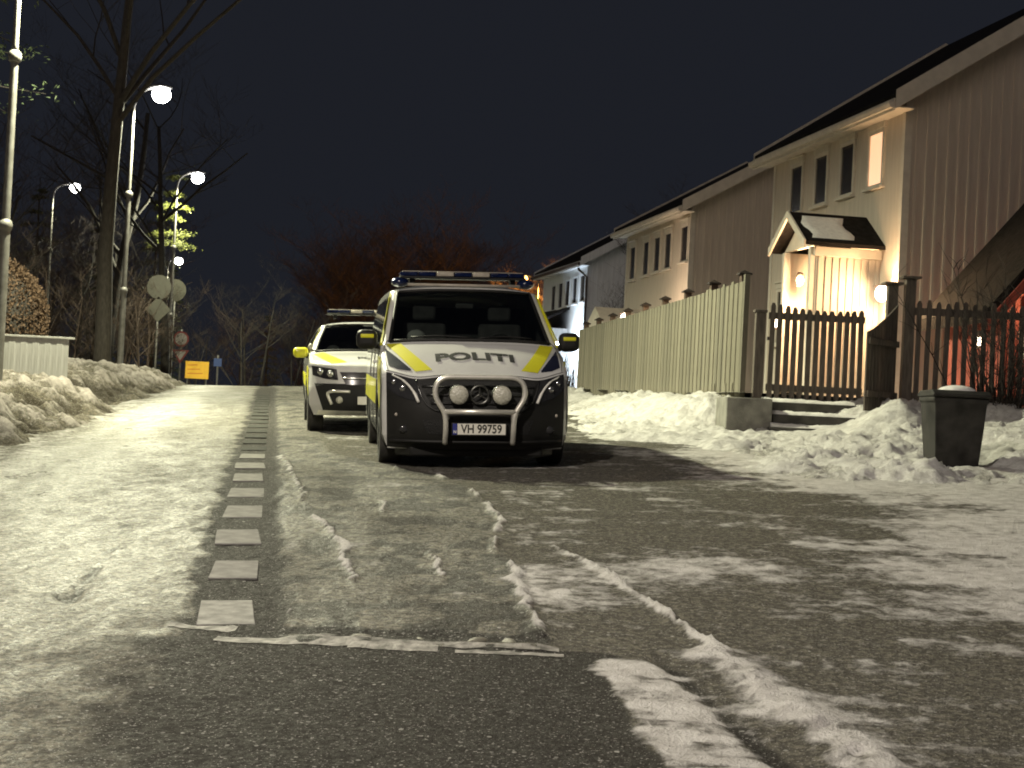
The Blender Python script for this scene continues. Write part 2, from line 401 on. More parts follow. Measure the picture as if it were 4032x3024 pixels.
def road_z(X, Y):
    q = X-strip_x(Y); e = edge_x(Y)
    z = G(X, Y)
    big = fbm(X*.55, Y*.40, 3, 4)
    st = fbm(X*2.1+.33*Y, Y*.55, 11, 5)             # drawn out along the street
    cr = fbm(X*.8, Y*2.3, 23, 5)                    # drawn out across it
    fine = fbm(X*9, Y*6, 31, 3); g2 = fbm(X*15, Y*9, 33, 3)
    wv = fbm(X*2.2, Y*1.6, 101, 4)-.5; wf = fbm(X*7, Y*5, 103, 3)-.5
    nr = sstep(7.4, 6.6, Y)
    thr = .17-.10*nr+.30*wv*(.4+nr)+(.22+.5*nr)*wf
    lane = sstep(-thr, -thr-.12-.75*nr, q)*sstep(-.3, .4, X-e)
    stripz = sstep(.30, .24, np.abs(q-.02+.12*wf))*(1-lane)
    bx_ = np.interp(Y, [3, 5, 7.26, 8.36, 9.36, 10.07, 11.15, 12.36, 13.36, 14.57, 17, 30], [.3, .25, .20, .12, .04, -.09, .0, -.2, -.34, -.73, -2.0, -4])
    bay = sstep(.24, .34, q+.10*wf)*sstep(.10, -.05, X-bx_)
    right = sstep(-.05, .10, X-bx_); bay = np.clip(bay, 0, 1)
    near = sstep(7.16, 7.04, Y+.10*X+.06*(fine-.5))   # bare asphalt this side of the transverse line
    z = z+.02*(big-.5)+.008*(st-.5)+.011*(fine-.5)*sstep(3, 9, Y)+.015*(g2-.5)*(1-.75*near*sstep(-.6, 0, q))*(1-.4*right)
    z = z+bay*(1-near)*(.010*(fbm(X*4.5, Y*2.6, 43, 4)-.5)*2+.012)
    z = z+lane*.005*sstep(.42, .6, fbm(X*3.2+.5*Y, Y*.6, 47, 3))
    z = z-.010*stripz*(1-near)
    for off in (-.85, -2.0):
        z = z-lane*.008*np.exp(-((q-off+.15*(big-.5))/.16)**2)
    # cover
    snow = .12+.45*(st-.5)+.35*(fine-.5)
    snow = snow+lane*(-.10+.10*sstep(-.9, -2.2, q)+.4*(fbm(X*4, Y*3, 15, 4)-.5))
    snow = snow+bay*(.0+.75*(cr-.5)+.45*(fbm(X*5, Y*4, 19, 3)-.5))
    snow = snow+right*(.20+.55*(cr-.48)+.40*(fbm(X*1.6, Y*5.5, 29, 4)-.5)+.50*sstep(1.6, 3.6, X-.10*(Y-9))*sstep(15, 10.5, Y)*sstep(6.5, 8.5, Y))
    snow = snow+.18*right*sstep(9.8, 8.5, Y)*sstep(7.3, 8.3, Y)*sstep(1.2, .6, X)
    asp = stripz*.9+.25*right*sstep(.54, .42, cr)+.60*bay*sstep(.58, .44, fbm(X*5, Y*4, 19, 3))
    gloss = .10+.44*lane+.26*lane*sstep(-.5, -2.0, q)+.12*stripz+.30*bay+.06*right+.5*(st-.5)*(lane+bay)+lane*(.35*(fbm(X*5, Y*2.2, 107, 4)-.5)+.5*(g2-.5)+.25*(fine-.5))
    for pts, hh, hw in ICE_LINES:
        d, _, _ = seg_dist(X+.05*(fbm(X*3, Y*5, 51, 3)-.5)*2, Y, pts)
        r = np.exp(-(d/(hw*(.6+.9*vnoise(X*7, Y*7, 9))))**2)*sstep(.25, .5, vnoise(X*2.3, Y*2.1, 78))
        z = z+r*hh; snow = snow+.75*r; gloss = gloss+.3*r
    d1, _, t1 = seg_dist(X+.03*(fbm(X*4, Y*6, 53, 3)-.5)*2, Y, RIDGE)
    r1 = np.exp(-(d1/(.018+.020*vnoise(X*9, Y*9, 5)))**2)*(.45+.55*sstep(.25, .5, vnoise(X*3, Y*3, 77)))
    z = z+r1*(.03+.03*vnoise(X*14, Y*11, 6)); snow = snow+.95*r1
    d2, _, _ = seg_dist(X+.05*(fine-.5), Y, HEAP); h2 = np.exp(-(d2/(.10+.05*fine))**2)
    z = z+h2*(.012+.05*fbm(X*13, Y*10, 57, 3)); snow = snow+h2*(.35+.9*(g2-.42))
    d3, _, _ = seg_dist(X, Y, GROOVE); gv = np.exp(-(d3/.055)**2)*sstep(7.2, 6.9, Y)
    pat = sstep(.02, .12, X-np.interp(Y, [3, 5.39, 5.82, 6.35, 6.82], [.9, .55, .46, .42, .36])-.10*(cr-.5))*sstep(.10, .0, X-np.interp(Y, [3, 4.3, 5.42, 5.85, 6.38, 6.93], [1.5, 1.25, 1.02, .94, .86, .72]))*sstep(7.0, 6.85, Y+.25*(cr-.5))
    snow = snow+pat*(.50+1.1*(fbm(X*5, Y*15+3*X, 59, 5)-.45)); z = z+.012*pat
    snow = snow-.6*gv; z = z-.025*gv; asp = asp+.6*gv
    # towards the banks it whitens
    snow = snow+.30*sstep(.8, .0, X-e+.5*(big-.5))+.40*sstep(13.0, 15.5, Y+.3*X-.8*(big-.5))*sstep(1.5, 3, X)
    bare = near*sstep(-1.1, .25, q+.5*wf)*(1-pat)*sstep(.25, .0, X-.42-(6.9-Y)*.06); gloss = gloss*(1-bare)+.22*bare
    asp = asp+.95*bare; snow = snow-.50*bare*(1-.9*sstep(.55, .64, g2))
    d4, _, _ = seg_dist(X, Y, CRACK); cg = np.exp(-(d4/.03)**2)*sstep(.3, .5, vnoise(X*4, Y*4, 3)); z = z-.02*cg; asp = asp+.9*cg; snow = snow-.6*cg
    # puddle groove along the transverse line
    gr = np.exp(-((Y-7.31+.10*X)/.085)**4)*sstep(-1.15, -1.05, X)*sstep(.26, .20, X)
    z = z-.02*gr; asp = asp+1.2*gr; snow = snow-1.2*gr; gloss = gloss*(1-gr)+.25*gr
    return z, np.stack([np.clip(snow, 0, 1), np.clip(asp, 0, 1), np.clip(gloss, 0, 1)], -1)

def graded(parts):
    out = []
    for a, b, st in parts: out += list(np.arange(a, b, st))
    return np.array(out+[parts[-1][1]])
ysr = [2.2]
while ysr[-1] < 62: ysr.append(ysr[-1]+max(.02, .02*(ysr[-1]/5)**1.5))
xsr = graded([(-16, -7, .3), (-7, -2.4, .06), (-2.4, 2.5, .026), (2.5, 7, .06), (7, 16, .3)])
road = heightmesh('road', xsr, np.array(ysr), road_z, MAT['road']); tag(road, kind='structure')

def far_z(X, Y):
    z = G(X, Y)-.06-.10*sstep(3, 1, Y)+.3*(fbm(X*.08, Y*.08, 5, 3)-.5)*sstep(14, 40, np.abs(X))+.05*np.clip(np.abs(X)-20, 0, 60)*sstep(0, 30, Y)*0
    z = np.where((np.abs(X) < 15.5) & (Y > 2.4) & (Y < 61), z-.12, z)
    A = np.stack([np.clip(.55+.5*(fbm(X*.6, Y*.6, 8, 4)-.5), 0, 1), 0*X, 0*X+.2], -1); return z, A
gx = graded([(-700, -100, 60), (-100, -20, 4), (-20, 20, 1), (20, 100, 4), (100, 700, 60)])
gy = graded([(-100, -10, 15), (-10, 70, 1), (70, 160, 5), (160, 390, 25), (390, 1500, 120)])
ground = heightmesh('ground', gx, gy, far_z, MAT['bank']); tag(ground, kind='structure')

# ---- markings: a row of pale slabs, each its own piece
slab = MB()
slab.prism([(-.145, 0), (.145, 0), (.135, .62), (-.135, .62)], 2, -.012, .004)
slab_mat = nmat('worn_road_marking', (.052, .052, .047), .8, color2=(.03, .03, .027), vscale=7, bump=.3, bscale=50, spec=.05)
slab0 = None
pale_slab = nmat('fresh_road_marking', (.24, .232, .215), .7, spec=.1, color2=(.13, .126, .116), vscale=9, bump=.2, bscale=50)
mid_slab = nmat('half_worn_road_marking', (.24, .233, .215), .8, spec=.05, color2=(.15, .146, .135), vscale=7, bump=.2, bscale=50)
for k in range(24):
    yy = 7.56+1.232*k
    xx = strip_x(yy)
    zz = float(G(xx, yy))-.004
    rz = math.atan(.1575)+random.Random(k).uniform(-.03, .03)
    sl = (float(G(xx, yy+.5))-float(G(xx, yy)))/.5
    if slab0 is None:
        slab0 = slab.build('road_marking', slab_mat, road, bevel=.005); o = slab0; base_me = slab0.data
    else:
        o = share(slab0, road, (0, 0, 0)); o.data = base_me
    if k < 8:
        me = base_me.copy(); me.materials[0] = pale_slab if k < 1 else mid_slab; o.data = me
    o.location = (xx, yy, zz); o.rotation_euler = (math.atan(sl), math.atan(-CROSS), rz)
    o.scale = (random.Random(k+50).uniform(.94, 1.05), random.Random(k+90).uniform(.9, 1.05), 1)
line_mat = nmat('worn_white_line', (.30, .285, .26), .65, spec=.15, color2=(.09, .086, .078), vscale=14, bump=.4, bscale=60)
# transverse line, worn into separate lengths
for k, (x0, x1, y, w, dx) in enumerate([(-1.62, -1.28, 7.34, .10, 0), (-1.34, -.62, 7.10, .13, 0), (-.70, -.28, 7.06, .11, 0), (-.86, -.55, 7.20, .05, 0), (-.60, .28, 7.13, .07, 0), (-.2, .30, 7.03, .06, 0)]):
    n = 10; rnd = random.Random(k+5); top = []; bot = []
    for i in range(n+1):
        x = x0+(x1-x0)*i/n; yb = y-.10*(x)
        a = yb-w/2+rnd.uniform(-.012, .012); c = yb+w/2+rnd.uniform(-.012, .012)
        bot.append((x, a, float(road_z(np.array([[x]]), np.array([[a]]))[0][0, 0])+.003)); top.append((x, c, float(road_z(np.array([[x]]), np.array([[c]]))[0][0, 0])+.003))
    m = MB(); m.grid([bot, top]); m.build('worn_line', line_mat, road)
# rounded ice lumps lying in the groove
lump_mat = nmat('groove_ice', (.22, .21, .17), .5, spec=.3, color2=(.12, .115, .09), vscale=14, bump=.3, bscale=40)
lm0 = None
for k, (x, r) in enumerate([(-.66, .05), (-.83, .022), (-.38, .035), (-.28, .022), (-.10, .060), (.05, .058), (.15, .03), (-1.0, .02)]):
    y = 7.30-.10*x; z = float(G(x, y))-.018
    if lm0 is None:
        m = MB(); m.ell((0, 0, 0), (1, .6, .55), 12, 8); lm0 = m.build('ice_lump', lump_mat, road, smooth=True); o = lm0
    else: o = share(lm0, road, (0, 0, 0))
    o.location = (x, y, z); o.scale = (r*1.25, r, r*.9); o.rotation_euler = (0, 0, k)

# ---- snow banks
def bank_left(X, Y):
    e = edge_x(Y); w = e-X
    lump = fbm(X*1.3, Y*1.1, 61, 5); l2 = fbm(X*4.5, Y*3.8, 67, 4); l3 = np.abs(fbm(X*2.6, Y*2.2, 71, 4)-.5)*2
    hh = .66+.5*(fbm(X*.25, Y*.22, 63, 3)-.5)+.25*np.exp(-((Y-31)/6)**2)-.25*sstep(20, 8, Y)
    prof = sstep(-.15, 1.7, w+.5*(lump-.5))*hh+.15*sstep(1.7, 4, w)-.1
    rough = sstep(-.1, .5, w)
    z = G(X, Y)-CROSS*np.clip(-X-7, 0, 7)*0+prof+rough*(.36*(lump-.5)+.36*(l2-.5)-.14*l3*sstep(.2, .8, w))
    z = z+.035*np.clip(w-3, 0, 40)
    z = np.where(Y > 46, z-.03*(Y-46)**1.3*sstep(46, 60, Y), z)
    s = np.clip(.34+1.1*(lump-.5)+1.1*(l2-.5)+.15*sstep(1.0, 2.0, w)-.25*sstep(.7, .1, w), 0, 1)
    a = np.clip(.6*sstep(.55, .40, l2)*sstep(2.2, .3, w)+.3*sstep(.5, .0, w)+.55*sstep(.56, .42, lump)*sstep(.2, .6, w)*sstep(2.2, 1.2, w), 0, 1)
    return z, np.stack([s, a, 0*s+.15], -1)
bx = graded([(-60, -16, .8), (-16, -3, .07)])
by = [3.0]
while by[-1] < 75: by.append(by[-1]+max(.05, .02*(by[-1]/6)**1.2))
bank_l = heightmesh('snow_bank', bx, np.array(by), bank_left, MAT['dirty_bank'], drop=lambda X, Y, Z: (edge_x(Y)-X > -.35))
tag(bank_l, 'lumpy dirty snow bank along the road at the foot of the street lamps', 'snow bank')

FENCE_A = (3.45, 22.9); FENCE_B = (1.72, 39.6)          # near and far end of the board fence
def fence_x(Y): return FENCE_A[0]+(FENCE_B[0]-FENCE_A[0])*(Y-FENCE_A[1])/(FENCE_B[1]-FENCE_A[1])
YARD = 2.00
APRON = [(.55, 34.0), (.75, 24.5), (.95, 20.3), (1.9, 19.9), (2.25, 17.9), (2.35, 15.3), (2.75, 14.45), (4.9, 14.3), (8.0, 14.0), (16, 13.6)]
def bank_right(X, Y):
    d, sd, _ = seg_dist(X, Y, APRON)
    inside = np.where(sd < 0, d, -d)                       # positive on the fence side
    lump = fbm(X*1.5, Y*1.2, 81, 5); l2 = fbm(X*5, Y*4.2, 83, 4); cl = fbm(X*11, Y*9, 87, 3, .7)
    base = G(X, Y)
    u = fence_x(Y)-X                                       # metres in front of the fence
    long = sstep(21.9, 23.4, Y-.5*(3.4-X))
    hb = np.clip(YARD+.02-base, .1, 1.3)
    side = sstep(1.9, .25, u+.5*(lump-.5))*hb*long
    apron = .07*sstep(0, .8, inside)+.16*sstep(1.2, 4.5, inside)
    # bank in front of the terrace, dug out at the steps
    front = .20*np.exp(-((Y-21.0+.25*(lump-.5))/.9)**2)*sstep(4.4, 5.2, X)*(1-.7*sstep(5.6, 6.6, X))
    steps = np.exp(-((X-4.25)/.55)**2)*sstep(20.0, 20.9, Y)*sstep(23.2, 22.4, Y)
    pile = .34*np.exp(-((X-5.02)/.55)**2-((Y-20.5)/.75)**2)+.10*np.exp(-((X-4.1)/.75)**2-((Y-18.6)/.9)**2)
    right = .12*np.exp(-((Y-18.3)/1.2)**2)*sstep(5.2, 6.6, X)+.05*np.exp(-((Y-15.3-.05*X)/.55)**2)*sstep(2.4, 3.4, X)
    binhole = -.16*np.exp(-((X-4.9)/.55)**2-((Y-16.4)/.7)**2)
    h = np.maximum(side, apron+np.maximum(front*(1-steps), 0)+pile*(1-.9*steps)+right+binhole)
    yard = (u < .05) & (Y > 22.7)
    rough = sstep(0, .35, inside)
    z = base-.02+h+rough*(.26*(lump-.5)+.10*(l2-.5)+(.04+.13*sstep(.40, .62, fbm(X*.9, Y*.8, 89, 2)))*(cl-.5)-.10*np.abs(l2-.5))*(1-.75*steps)
    z = np.where(inside < 0, base-.05+.25*inside, z)
    z = np.where(yard, np.minimum(z, YARD-.25), z)
    s = np.clip(.92+.35*(lump-.5)+.35*(l2-.5)-.45*sstep(.5, 0, inside)-.35*sstep(.55, .40, lump)*sstep(2, .5, inside), 0, 1)
    return z, np.stack([s, .0*s, 0*s+.1], -1)
rx = graded([(.2, 7.2, .05), (7.2, 16, .2)])
ry = graded([(13.2, 24, .06), (24, 42, .16)])
bank_r = heightmesh('snow_bank', rx, ry, bank_right, MAT['bank'], drop=lambda X, Y, Z: (Z > G(X, Y)-.03))
tag(bank_r, 'high white snow bank heaped below the board fence and around the wheelie bin', 'snow bank')

# yard behind the fence, its retaining edge and the ground of the houses
def yard_z(X, Y):
    z = YARD+.05*(fbm(X*.8, Y*.8, 91, 4)-.5)+.012*np.clip(Y-24, 0, 60)+.10*(fbm(X*.2, Y*.2, 95, 2)-.5)
    s = np.clip(.85+.4*(fbm(X*2, Y*2, 93, 3)-.5), 0, 1); return z, np.stack([s, 0*s, 0*s+.1], -1)
m_x = graded([(1.0, 12, .25), (12, 60, 2)]); m_y = graded([(22.55, 45, .25), (45, 95, 2)])
yard = heightmesh('yard', m_x, m_y, yard_z, MAT['bank'], drop=lambda X, Y, Z: (X > fence_x(Y)+.02))
tag(yard, kind='structure')
w = MB(); w.box(4.95, 16, 22.30, 22.62, .9, YARD-.06); w.box(3.0, 3.66, 21.75, 22.62, .9, YARD-.04)
wall = MB(); wall.box(4.95, 16, 22.30, 22.52, .9, YARD-.06)
tag(wall.build('retaining_wall', MAT['concrete'], bevel=.02), 'low grey concrete retaining wall under the dark picket fence', 'wall')
blk = MB(); blk.box(-.33, .33, -.42, .40, -.6, .52)
tag(blk.build('concrete_block', MAT['concrete'], loc=(3.36, 22.1, 1.42), rot=(0, 0, .05), bevel=.02), 'grey concrete block beside the steps at the end of the board fence', 'block')
# ------------------------------------------------------------------ vehicle surface maths
class Shell:
    """Car body skin: a centre-line profile swept sideways, plus side walls hanging from its edge.
    local axes: x right as seen from in front, y towards the tail, z up, wheels on z = 0"""
    def __init__(s, knots, side, nose, dens=9, p=3.2):
        K = np.array(knots, float)
        n = len(K)
        tt = np.linspace(0, n-1, (n-1)*dens+1)
        # catmull-rom through the knots, centripetal look by clamped tangents
        def cr(c):
            out = np.empty(len(tt))
            for i, t in enumerate(tt):
                k = min(int(t), n-2); f = t-k
                p0, p1, p2, p3 = c[max(k-1, 0)], c[k], c[k+1], c[min(k+2, n-1)]
                m1, m2 = (p2-p0)*.5, (p3-p1)*.5
                if (p2-p1)*m1 <= 0: m1 = 0
                if (p2-p1)*m2 <= 0: m2 = 0
                m1 = np.clip(m1, -abs(p2-p1)*2.5, abs(p2-p1)*2.5); m2 = np.clip(m2, -abs(p2-p1)*2.5, abs(p2-p1)*2.5)
                out[i] = (2*f**3-3*f*f+1)*p1+(f**3-2*f*f+f)*m1+(-2*f**3+3*f*f)*p2+(f**3-f*f)*m2
            return out
        s.t = tt; s.y = cr(K[:, 0]); s.z = cr(K[:, 1]); s.sw = cr(K[:, 2]); s.dr = cr(K[:, 3])
        s.side = np.array(side, float); s.nose = nose; s.p = p
        ye = s.y+s.sw; ye = np.maximum.accumulate(ye+np.arange(len(ye))*1e-5)
        s.sw = ye-s.y; s.ye = ye; s.ze = s.z-s.dr
        s.w = np.array([s.xs(a, b) for a, b in zip(s.ye, s.ze)])
    def xs(s, y, z):
        w = np.interp(z, s.side[:, 0], s.side[:, 1])
        d, a = s.nose
        return w*(1-a*max(0, (d-y)/d)**2)
    def P(s, i, u):
        """point at profile sample i (may be fractional) and sideways position u in -1..1"""
        i = min(max(i, 0), len(s.t)-1)
        k = min(int(i), len(s.t)-2); f = i-k
        g = lambda a: a[k]*(1-f)+a[k+1]*f
        return (g(s.w)*u, g(s.y)+g(s.sw)*abs(u)**s.p, g(s.z)-g(s.dr)*abs(u)**s.p)
    def front(s, x, z, off=0.):
        """skin point seen from in front at (x, z), pushed out by off"""
        lo, hi = 0, int(len(s.t)*s.fr)
        for _ in range(26):
            m = (lo+hi)/2
            k = min(int(m), len(s.t)-2); f = m-k
            w = s.w[k]*(1-f)+s.w[k+1]*f
            u = max(-1, min(1, x/w))
            if s.P(m, u)[2] < z: lo = m
            else: hi = m
        a = s.P(m, u)
        if off:
            b = s.P(m+.4, u); c = s.P(m, u*.98 if abs(u) > .5 else u+.02)
            e1 = np.subtract(b, a); e2 = np.subtract(c, a)
            n = np.cross(e1, e2); L = np.linalg.norm(n)
            if L > 1e-9:
                n = n/L
                if n[1] > 0 and n[2] < .2 or (n[1] > 0 and n[2] < 0): n = -n
                if n[1] > 0: n = -n
                a = np.add(a, n*off)
        return tuple(a)

def van_shell():
    s = Shell([(.16, .20, .20, 0), (.06, .27, .31, 0), (.01, .42, .37, 0), (.00, .58, .39, 0), (.03, .76, .37, 0),
               (.09, .885, .33, 0), (.20, .955, .25, -.01), (.50, 1.115, .20, .015), (.82, 1.235, .15, .035), (.95, 1.28, .13, .04),
               (1.33, 1.56, .13, .035), (1.70, 1.825, .11, .04), (1.84, 1.885, .09, .06), (2.3, 1.92, .0, .085), (3.5, 1.92, 0, .085), (4.75, 1.90, 0, .085),
               (5.02, 1.84, .0, .06), (5.10, 1.45, .0, 0), (5.13, .90, 0, 0), (5.13, .45, 0, 0), (5.08, .32, 0, 0)],
              [(.2, .90), (.34, .955), (.6, .965), (1.0, .957), (1.25, .935), (1.5, .875), (1.83, .80), (1.95, .77)], (.95, .055))
    s.fr = .62; return s
def suv_shell():
    s = Shell([(.18, .26, .20, 0), (.07, .33, .30, 0), (.01, .45, .36, 0), (.00, .60, .38, 0), (.03, .76, .37, 0),
               (.08, .90, .34, 0), (.16, .985, .28, -.01), (.62, 1.075, .17, .02), (1.05, 1.125, .12, .04), (1.20, 1.15, .12, .04),
               (1.58, 1.345, .12, .03), (1.98, 1.53, .10, .04), (2.15, 1.57, .07, .05), (2.6, 1.60, 0, .08), (3.5, 1.59, 0, .08), (4.25, 1.54, 0, .08),
               (4.52, 1.40, .0, .03), (4.68, 1.05, .0, 0), (4.72, .80, 0, 0), (4.72, .5, 0, 0), (4.66, .36, 0, 0)],
              [(.25, .86), (.40, .925), (.65, .94), (.95, .93), (1.10, .90), (1.3, .82), (1.52, .70), (1.62, .66)], (1.0, .06))
    s.fr = .62; return s
# ------------------------------------------------------------------ police vehicles
def text_verts(txt, size, bold=.0, sx=1.):
    """flat lettering as a finely cut bmesh in its own plane, centred on the origin"""
    cu = bpy.data.curves.new('lettering', 'FONT'); cu.body = txt; cu.size = size; cu.align_x = 'CENTER'; cu.align_y = 'CENTER'; cu.offset = bold; cu.resolution_u = 4
    o = bpy.data.objects.new('lettering', cu); col.objects.link(o)
    dg = bpy.context.evaluated_depsgraph_get(); me = bpy.data.meshes.new_from_object(o.evaluated_get(dg))
    bpy.data.objects.remove(o); bpy.data.curves.remove(cu)
    bm = bmesh.new(); bm.from_mesh(me); bpy.data.meshes.remove(me)
    for v in bm.verts: v.co.x *= sx
    bmesh.ops.triangulate(bm, faces=bm.faces)
    return bm
def bm_obj(bm, name, mat, parent=None, smooth=False):
    me = bpy.data.meshes.new(name); bm.to_mesh(me); bm.free(); me.materials.append(mat)
    o = bpy.data.objects.new(name, me); link(o, parent)
    if smooth: me.shade_smooth()
    return o
def lerp_line(pts, n):
    P = np.array(pts, float); d = np.r_[0, np.cumsum(np.hypot(*np.diff(P, axis=0).T))]; t = np.linspace(0, d[-1], n)
    return np.stack([np.interp(t, d, P[:, 0]), np.interp(t, d, P[:, 1])], 1)
def smooth_line(pts, n):
    P = lerp_line(pts, n)
    for _ in range(max(1, n//10)):
        P[1:-1] = .25*P[:-2]+.5*P[1:-1]+.25*P[2:]
    return P

def front_patch(S, lo, hi, n, m, off, name, mat, parent, solid=.0):
    A = smooth_line(lo, n); B = smooth_line(hi, n); mb = MB()
    mb.grid([[S.front(*(A[i]*(1-j/m)+B[i]*(j/m)), off) for i in range(n)] for j in range(m+1)])
    return mb.build(name, mat, parent, smooth=True)
def side_patch(S, lo, hi, n, m, off, sgn, name, mat, parent):
    A = lerp_line(lo, n); B = lerp_line(hi, n); mb = MB(); rows = []
    for j in range(m+1):
        r = []
        for i in range(n):
            y, z = A[i]*(1-j/m)+B[i]*(j/m); r.append((sgn*(S.xs(y, z)+off), y, z))
        rows.append(r)
    mb.grid(rows)
    return mb.build(name, mat, parent, smooth=True)

def vehicle_frame(x, y, deg, axle_f, axle_r, sink=.012):
    a = math.radians(deg); ex = Vector((math.cos(a), math.sin(a), 0)); ey = Vector((-math.sin(a), math.cos(a), 0)); o = Vector((x, y, 0))
    h = lambda u, v: float(G(*(o+ex*u+ey*v)[:2]))
    ey2 = (ey+Vector((0, 0, (h(0, axle_r)-h(0, axle_f))/(axle_r-axle_f)))).normalized()
    ex2 = (ex+Vector((0, 0, (h(.8, 1)-h(-.8, 1))/1.6))).normalized()
    ez = ex2.cross(ey2).normalized(); ex2 = ey2.cross(ez)
    org = Vector((x, y, h(0, axle_f)-axle_f*ey2.z-sink))
    M = Matrix((ex2, ey2, ez)).transposed().to_4x4(); M.translation = org
    return M

def make_skin(S, root, ws_lo, ws_hi, axles, wr, sill, nu=37, name='body'):
    us = np.linspace(-1, 1, nu); n = len(S.t)
    mb = MB(); vid = {}
    keep_u = .90
    for i in range(n):
        for k, u in enumerate(us):
            vid[i, k] = len(mb.v); mb.v.append(S.P(i, u))
    for i in range(n-1):
        for k in range(nu-1):
            uc = (us[k]+us[k+1])/2
            if ws_lo <= i < ws_hi and abs(uc) < keep_u: continue
            mb.f.append((vid[i, k], vid[i, k+1], vid[i+1, k+1], vid[i+1, k]))
    nz = 26
    for sgn, k in ((-1, 0), (1, nu-1)):
        cols = []
        ex = [vid[i, k] for i in range(n)]
        for i in range(n):
            y = S.ye[i]; zt = S.ze[i]; c = [ex[i]]
            for j in range(1, nz+1):
                z = zt+(sill-zt)*j/nz if zt > sill else zt
                c.append(len(mb.v)); mb.v.append((sgn*S.xs(y, z), y, z))
            cols.append(c)
        for i in range(n-1):
            for j in range(nz):
                q = (cols[i][j], cols[i][j+1], cols[i+1][j+1], cols[i+1][j])
                c = np.mean([mb.v[a] for a in q], 0)
                if any((c[1]-ya)**2+(c[2]-wr)**2 < (wr+.055)**2 for ya in axles): continue
                if abs(S.ye[i+1]-S.ye[i]) < 1e-6: continue
                mb.f.append(q)
    body = mb.build(name, MAT['van_white'], root, smooth=True, fixn=True)
    bm = bmesh.new(); bm.from_mesh(body.data); bmesh.ops.remove_doubles(bm, verts=bm.verts, dist=1e-5)
    bmesh.ops.dissolve_degenerate(bm, edges=bm.edges, dist=1e-6); bmesh.ops.recalc_face_normals(bm, faces=bm.faces); bm.to_mesh(body.data); bm.free(); body.data.shade_smooth()
    return body
def wheels(root, axles, half, wr, wid):
    first = None
    for ya in axles:
        for sgn in (-1, 1):
            if first is None:
                m = MB(); w2 = wid/2
                m.lathe([(wr*.62, -w2*.95), (wr*.80, -w2), (wr*.95, -w2*.96), (wr, -w2*.72), (wr*.985, -w2*.25), (wr*1.0, 0), (wr*.985, w2*.25), (wr, w2*.72), (wr*.95, w2*.96), (wr*.80, w2), (wr*.62, w2*.95)], (0, 0, 0), 0, 40)
                first = m.build('wheel', MAT['rubber'], root, smooth=True, angle=40); t = first
                r = MB(); r.lathe([(.001, w2*.55), (wr*.12, w2*.6), (wr*.16, w2*.4), (wr*.5, w2*.35), (wr*.58, w2*.8), (wr*.64, w2*.9), (wr*.64, -w2*.9)], (0, 0, 0), 0, 30)
                for k in range(5):
                    a = 2*math.pi*k/5; c, s_ = math.cos(a), math.sin(a)
                    r.tube([(w2*.62, c*wr*.1, s_*wr*.1), (w2*.72, c*wr*.6, s_*wr*.6)], [.035, .03], 6)
                rim0 = r.build('rim', MAT['rim'], t, smooth=True, angle=40)
            else:
                t = share(first, root, (0, 0, 0)); share(rim0, t, (0, 0, 0))
            t.location = (sgn*half, ya, wr); t.rotation_euler = (0, 0, 0 if sgn > 0 else math.pi)

def light_bar(root, y, z, half, slope=0.):
    m = MB(); m.box(-half, half, y-.14, y+.14, z-.012, z+.012)
    for x in (-half*.8, half*.8): m.box(x-.03, x+.03, y-.06, y+.06, z-.07, z-.012)
    bar = m.build('light_bar', MAT['black_plastic'], root, bevel=.006)
    n = 7; w = 2*half/n
    for k in range(n):
        x0 = -half+k*w+.004; x1 = x0+w-.008
        blue = k in (0, 1, 3, 5, 6)
        b = MB(); e = .05 if k in (0, n-1) else 0
        xa = x0+(e if k == 0 else 0); xb = x1-(e if k == n-1 else 0)
        b.prism([(x0, y-.13+(e if k == 0 else 0)), (x1, y-.13+(e if k == n-1 else 0)), (x1, y+.13), (x0, y+.13)], 2, z+.013, z+.062)
        b.build('beacon', MAT['bar_blue' if blue else 'bar_clear'], bar, bevel=.012)
    t = MB(); t.box(-half+.03, half-.03, y-.10, y+.10, z+.063, z+.072); t.build('bar_lid', MAT['bar_clear'], bar, bevel=.004)
    return bar

def star_emblem(S, root, z, r, y):
    m = MB(); ring = [(r*math.cos(2*math.pi*k/32), y, z+r*math.sin(2*math.pi*k/32)) for k in range(33)]
    m.tube(ring, .009, 6, cap=False)
    for k in range(3):
        a = math.pi/2+2*math.pi*k/3; c, s_ = math.cos(a), math.sin(a); p = -s_, c
        m.add([(p[0]*.016, y, z+p[1]*.016), (-p[0]*.016, y, z-p[1]*.016), (c*r, y, z+s_*r), (0, y-.012, z)], [(0, 2, 3), (3, 2, 1), (0, 1, 2), (0, 3, 1)])
    return m.build('star_emblem', MAT['chrome_dark'], root, smooth=False)
MAT['chrome_dark'] = nmat('dull_chrome', (.16, .16, .15), .3, metal=.8, var=.3, vscale=30)

